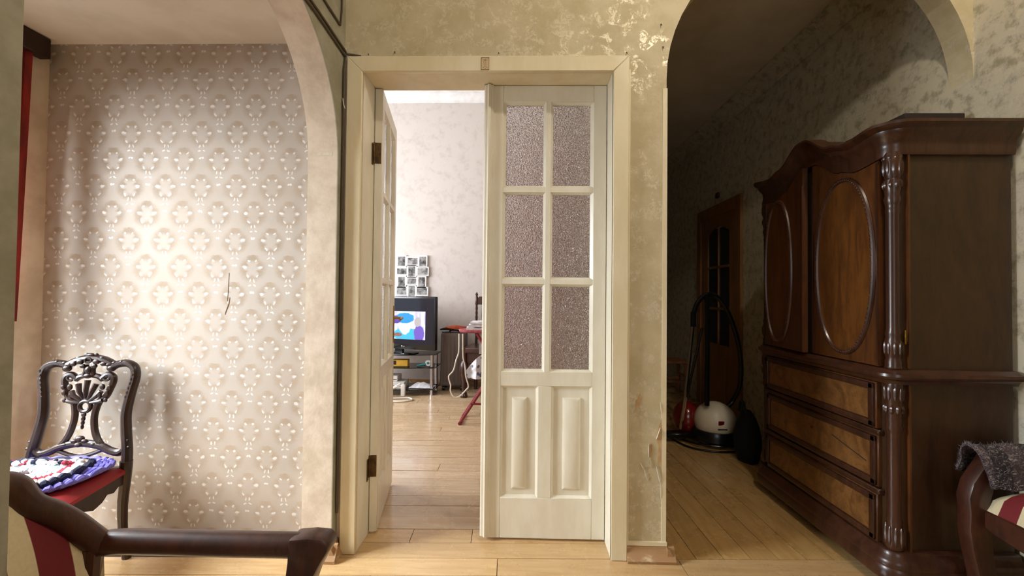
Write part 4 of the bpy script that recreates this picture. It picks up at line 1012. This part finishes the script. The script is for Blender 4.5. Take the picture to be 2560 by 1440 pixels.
pm('yellow_card', (222, 178, 62), (206, 160, 48), 0.6, scale=6)
yb = thing('yellow_box', 'small yellow cardboard box on the middle shelf of the stand', 'box', (-0.64, 3.32, 0.345))
MB().span(-.095, .095, -.05, .05, 0, .09).build('carton', 'yellow_card', yb, bevel=.002)
MB().span(-.085, -.045, -.0515, -.05, .03, .08).build('printed_patch', 'dark_gap', yb); MB().span(-.095, .095, -.0515, -.05, .004, .014).build('printed_band', 'dark_board', yb)
wv = thing('white_device', 'flat white device lying on the lowest shelf of the stand', 'device', (-0.78, 3.36, 0.080))
MB().span(-.20, .20, -.10, .12, 0, .085).build('case', 'white_plastic', wv, bevel=.004); MB().span(-.19, .19, -.102, -.1, .03, .04).build('slot', 'dark_gap', wv)
wv2 = thing('white_device', 'narrow white device stacked on the wider white one', 'device', (-0.83, 3.37, 0.166))
MB().span(-.16, .16, -.09, .1, 0, .07).build('case', 'white_plastic', wv2, bevel=.004); MB().span(-.15, .15, -.092, -.09, .02, .028).build('slot', 'dark_gap', wv2)
pm('teal', (40, 128, 132), None, 0.4)
tb = thing('teal_toy', 'teal and white handheld toy on the middle shelf of the stand', 'toy', (-0.36, 3.33, 0.35))
MB().tube([(-.08, 0, .008), (-.02, 0, .02), (.03, 0, .03)], [.012, .016, .02], 10).build('handle', 'teal', tb)
MB().lathe([(.035, -.012), (.042, 0), (.035, .012)], (.06, 0, .042), 16, Matrix.Rotation(PI/2, 3, 'X')).build('disc', 'white_plastic', tb)
MB().ell((.06, -.012, .042), (.018, .006, .018)).build('hub', 'teal', tb)
cl = thing('white_rag', 'crumpled white rag on the lowest shelf of the stand', 'cloth', (-0.40, 3.36, 0.082))
MB().thick(lambda u, v, th: Vector((-.13+.30*u, -.08+.16*v, (.004 if th else .012)+.05*math.sin(PI*u)*math.sin(PI*v)*(1+.5*noise.noise(Vector((u*5, v*5, 3)))) )), 14, 10, 1).build('cloth', 'white_cloth', cl)
ps = thing('power_strip', 'white power strip propped in front of the stand', 'power strip', (-0.66, 3.10, 0.0))
MB().bar((-.16, 0, .05), (.07, .05, .16), .05, .03).build('strip_body', 'white_plastic', ps, bevel=.004)
MB().span(.075, .125, .02, .06, .02, .16).build('plug', 'white_plastic', ps, bevel=.006)
tag(MB().tube(spl([(-.75, 2.95, .012), (-.55, 2.9, .012), (-.42, 2.98, .012), (-.47, 3.08, .012), (-.62, 3.06, .012), (-.80, 3.02, .012)], 8), .010, 8).build('floor_cable', 'cable_white'), 'white cable looped on the living room floor before the stand', 'cable')
tag(MB().tube(spl([(-.85, 2.72, .012), (-.68, 2.68, .012), (-.60, 2.78, .012), (-.66, 2.92, .012), (-.72, 3.0, .015), (-.70, 3.06, .10), (-.62, 3.10, .14)], 8), .011, 8).build('floor_cable', 'cable_white'), 'thick white cable curling from behind the open door leaf', 'cable')

# collage of photographs
pm('frame_white', (232, 232, 232), None, 0.45)
m, t = new('photo_grey'); rnd = t.n.new('ShaderNodeObjectInfo').outputs['Random']
cmb = t.n.new('ShaderNodeCombineXYZ'); t.l.new(t.math('MULTIPLY', rnd, 50.), cmb.inputs[0]); ad = t.n.new('ShaderNodeVectorMath'); t.l.new(t.coord('Object'), ad.inputs[0]); t.l.new(cmb.outputs[0], ad.inputs[1])
f = t.ramp(t.noise(ad.outputs[0], 16, 4, .6), .3, .7); t.l.new(t.mix(f, (.03, .03, .03), (.42, .42, .42)), t.b.inputs['Base Color']); t.set(Roughness=.3)
pc = thing('photo_collage', 'white multi-frame collage of black and white photographs on the wall', 'picture frame', (-0.885, 3.868, 1.20))
def S(px, py): return ((px-988)*0.00561, (745-py)*0.00545)
cells = [(992, 638, 1015, 668), (1016, 641, 1046, 664), (1045, 638, 1067, 668), (990, 668, 1019, 689), (1018, 662, 1040, 695), (1041, 667, 1071, 690), (993, 689, 1015, 720), (1016, 693, 1043, 713), (1043, 689, 1065, 720), (990, 717, 1019, 740), (1019, 712, 1040, 745), (1040, 717, 1070, 740)]
for i, (a, b_, c_, d_) in enumerate(cells):
    x0, z1 = S(a, b_); x1, z0 = S(c_, d_); yy = -.022-.004*(i % 3)
    f = MB().span(x0-.003, x1+.003, yy, 0, z0-.003, z1+.003).build('frame', 'frame_white', pc, bevel=.003)
    MB().span(x0+.016, x1-.016, yy-.001, yy+.002, z0+.018, z1-.018).build('photo', 'photo_grey', f)

pm('suitcase_grey', (112, 100, 94), (92, 82, 78), 0.32, scale=3, stretch=(1, 1, .3))
sc_ = thing('suitcase', 'ribbed grey hard shell suitcase standing beside the television', 'suitcase', (-0.03, 3.68, 0))
MB().span(-.165, .165, -.13, .13, .055, .755).build('shell', 'suitcase_grey', sc_, bevel=.035, seg=3)
for i in range(6): MB().span(-.135+.05*i, -.12+.05*i, -.135, -.12, .11, .70).build('rib', 'suitcase_grey', sc_, bevel=.004)
MB().span(-.168, .168, -.008, .008, .06, .757).build('zip_band', 'black_plastic', sc_, bevel=.004)
for a in (-1, 1):
    for b_ in (-1, 1): MB().lathe([(.028, -.016), (.03, 0), (.028, .016)], (a*.12, b_*.09, .03), 12, Matrix.Rotation(PI/2, 3, 'Y')).build('castor', 'black_plastic', sc_)
MB().tube(spl([(-.06, 0, .75), (-.05, 0, .775), (.05, 0, .775), (.06, 0, .75)], 4), .01, 8).build('top_handle', 'black_plastic', sc_)
pm('orange_cloth', (206, 92, 48), (170, 66, 34), 0.85, scale=12)
oc = thing('orange_cloth', 'folded orange cloth lying on top of the suitcase', 'cloth', (-0.01, 3.66, 0.80))
MB().thick(lambda u, v, th: Vector((-.13+.26*u, -.1+.2*v, (0 if th else .02+.02*math.sin(PI*u)*math.sin(PI*v)+.01*noise.noise(Vector((u*6, v*6, 0)))))), 14, 10, 1).build('upper_fold', 'orange_cloth', oc)
MB().thick(lambda u, v, th: Vector((-.19+.16*u, -.11+.2*v, (-.012 if th else .012*math.sin(PI*u)))), 8, 6, 1).build('dark_hem', 'black_cloth', oc)

pm('board_red', (128, 26, 38), None, 0.4)
pm('board_cover', (120, 40, 48), (150, 66, 70), 0.8, scale=20)
ib = thing('ironing_board', 'ironing board on crossed dark red tube legs behind the right door leaf', 'ironing board', (0.28, 2.10, 0))
bp = [(0.0, -.10), (-.02, 0), (0.0, .10), (.10, .17), (.35, .19), (.95, .19), (.95, -.19), (.35, -.19), (.10, -.17)]
MB().prism([(p[0]-.03, p[1]+.18) for p in bp], 'z', .875, .905).build('board_top', 'board_cover', ib, bevel=.008)
for yy in (.02, .32):
    MB().tube([(-.005, yy-.03, .012), (.55, yy, .87)], .014, 8).build('leg', 'board_red', ib)
    MB().tube([(.68, yy-.03, .012), (.15, yy, .87)], .014, 8).build('leg', 'board_red', ib)
MB().tube([(-.005, -.03, .014), (-.005, .31, .014)], .014, 8).build('foot_bar', 'board_red', ib); MB().tube([(.68, -.03, .014), (.68, .31, .014)], .014, 8).build('foot_bar', 'board_red', ib)
MB().tube([(.14, .0, .235), (.14, .32, .235)], .011, 8).build('cross_bar', 'board_red', ib)
MB().tube([(.10, -.01, .20), (.62, -.01, .20)], .011, 8).build('cross_bar', 'board_red', ib)
ic = thing('folded_laundry', 'pile of white laundry on the ironing board', 'laundry', (0.50, 2.27, 0.905))
for k in range(3):
    MB().thick(lambda u, v, th: Vector((-.18+.02*k+.40*u, -.12+.24*v, .026*k+(0 if th else .022+.012*math.sin(PI*u)*math.sin(PI*v)+.012*noise.noise(Vector((u*5+k, v*5, k)))))), 14, 10, 1).build('garment', 'white_cloth', ic)
MB().tube(spl([(-.02, -.08, .08), (.0, -.1, .12), (.05, -.1, .135), (.06, -.08, .10)], 5), .006, 6).build('hanger_hook', 'white_plastic', ic)
m, t = new('print_cloth'); vv = t.ramp(t.voronoi(t.coord('Object'), 16), .25, .32); t.l.new(t.mix(vv, (.12, .16, .28), (.72, .74, .8)), t.b.inputs['Base Color']); t.set(Roughness=.85)
hc = thing('hanging_shirt', 'white printed shirt hanging below the ironing board', 'shirt', (0.42, 2.20, 0.40))
MB().thick(lambda u, v, th: Vector((-.10+.30*u, (.012 if th else 0)+.03*math.sin(u*14)+.02*noise.noise(Vector((u*4, v*4, 1))), .02+.24*v*(.35+.65*math.sin(min(1, u*1.6)*PI/2)))), 18, 12, 1).build('fabric', 'print_cloth', hc)
MB().thick(lambda u, v, th: Vector((.02+.14*u, .03+(.01 if th else 0)+.02*math.sin(u*9), .26+.21*v)), 10, 8, 1).build('sleeve', 'white_cloth', hc)
tag(MB().tube(spl([(.258, 2.1, .87), (.258, 2.09, .70), (.235, 2.08, .62), (.21, 2.08, .52), (.165, 2.08, .46), (.185, 2.08, .38), (.185, 2.08, .32), (.22, 2.08, .265), (.27, 2.09, .27), (.33, 2.09, .33), (.355, 2.09, .37), (.33, 2.09, .46), (.32, 2.09, .56), (.30, 2.09, .66), (.295, 2.09, .87)], 6), .0065, 7).build('iron_cord', 'cable_white'), 'white iron cord hanging in a loop from the ironing board', 'cord')

# high-backed carved chair by the suitcase and tall cabinet behind the closed leaf
hb = thing('high_backed_chair', 'dark carved high-backed chair with bulbous claw-footed legs beside the suitcase', 'chair', (0.40, 3.42, 0), math.radians(-7))
for a in (-.21, .21):
    l = MB().lathe([(.03, .06), (.024, .10), (.03, .14), (.022, .18), (.034, .22), (.05, .28), (.058, .34), (.05, .40), (.03, .44), (.036, .46), (.03, .50), (.034, .60)], (a, -.23, 0), 16).build('leg', 'dark_furniture', hb)
    mb = MB()
    for k in range(5):
        g = -PI/2+(k-2)*.6; mb.ell((a+.035*math.cos(g), -.23+.035*math.sin(g), .022), (.02, .02, .022), 8, 5)
    mb.ell((a, -.23, .045), (.04, .04, .035)); mb.build('claw_foot', 'dark_furniture', l)
    mb = MB()
    for k in range(8):
        g = 2*PI*k/8; mb.ell((a+.05*math.cos(g), -.23+.05*math.sin(g), .33), (.016, .016, .055), 6, 5)
    mb.build('carved_leaves', 'dark_furniture', l, kind='stuff')
    MB().lathe([(.024, 0), (.024, .5), (.016, .54), (.02, .6), (.014, .7), (.02, .8), (.014, .92), (.018, .95), (.013, .98), (.018, 1.01), (.013, 1.04), (.018, 1.07), (.013, 1.10), (.02, 1.13), (.02, 1.22), (.012, 1.235), (.02, 1.255), (.004, 1.285)], (a*.82, .25, 0), 12).build('back_post', 'dark_furniture', hb)
MB().prism([(-.16, 1.12)] + [(-.16+.32*i/12, 1.20+.07*math.sin(PI*i/12)+.012*math.sin(i*2.1)) for i in range(13)] + [(.16, 1.12)], 'y', .24, .26).build('crest', 'dark_furniture', hb)
MB().span(-.16, .16, .24, .26, .66, .71).build('back_rail', 'dark_furniture', hb)
for i in range(4): MB().lathe([(.008, .7), (.014, .8), (.008, .88), (.014, .98), (.008, 1.13)], (-.09+.06*i, .25, 0), 8).build('spindle', 'dark_furniture', hb)
MB().span(-.24, .24, -.26, .27, .54, .60).build('seat', 'dark_furniture', hb, bevel=.008)
MB().span(-.19, .19, -.22, -.19, .40, .54).build('seat_apron', 'dark_furniture', hb, bevel=.006)
wood('red_brown', (142, 96, 82), (116, 72, 60), 0.4)
bc = thing('tall_cabinet', 'tall red-brown cabinet blurred behind the frosted glass of the door', 'cabinet', (0.66, 2.70, 0))
MB().span(0, .75, .02, .42, .08, 2.75).build('carcass', 'red_brown', bc, bevel=.004)
MB().span(-.02, .755, -.02, .43, 2.75, 2.83).build('cornice', 'red_brown', bc, bevel=.01, seg=2); MB().span(-.01, .75, -.01, .42, 0, .08).build('plinth', 'red_brown', bc, bevel=.004)
for i in range(2):
    d = MB().span(.01+.37*i, .37+.37*i, 0, .02, .1, 2.73).build('cabinet_door', 'red_brown', bc, bevel=.004)
    MB().span(.06+.37*i, .32+.37*i, -.008, .002, .2, 2.6).build('raised_field', 'red_brown', d, bevel=.006); MB().ell((.34+.06*i, -.015, 1.05), (.012, .015, .012)).build('knob', 'brass', d)

bk2 = thing('dark_bookcase', 'dark bookcase along the living room wall seen blurred through the right frosted panes', 'bookcase', (1.12, 0.85, 0))
for a in (0, .98): MB().span(0, .29, a, a+.025, 0, 2.7).build('side_panel', 'red_brown', bk2, bevel=.003)
MB().span(.27, .29, .025, .98, 0, 2.7).build('back_panel', 'red_brown', bk2)
for i in range(8): MB().span(.01, .27, .025, .98, .06+.37*i, .085+.37*i).build('shelf', 'red_brown', bk2)
MB().span(-.01, .29, -.01, 1.015, 2.7, 2.75).build('cornice', 'red_brown', bk2, bevel=.008)
for a in (.03, .505):
    d = MB().span(-.018, 0, a, a+.47, .1, 1.18).build('cabinet_door', 'red_brown', bk2, bevel=.004); MB().span(-.026, -.016, a+.07, a+.40, .2, 1.08).build('raised_field', 'red_brown', d, bevel=.006)
    d = MB().span(-.018, 0, a, a+.47, 1.2, 2.68).build('cabinet_door', 'red_brown', bk2, bevel=.004); MB().span(-.026, -.016, a+.07, a+.40, 1.3, 2.58).build('raised_field', 'red_brown', d, bevel=.006)
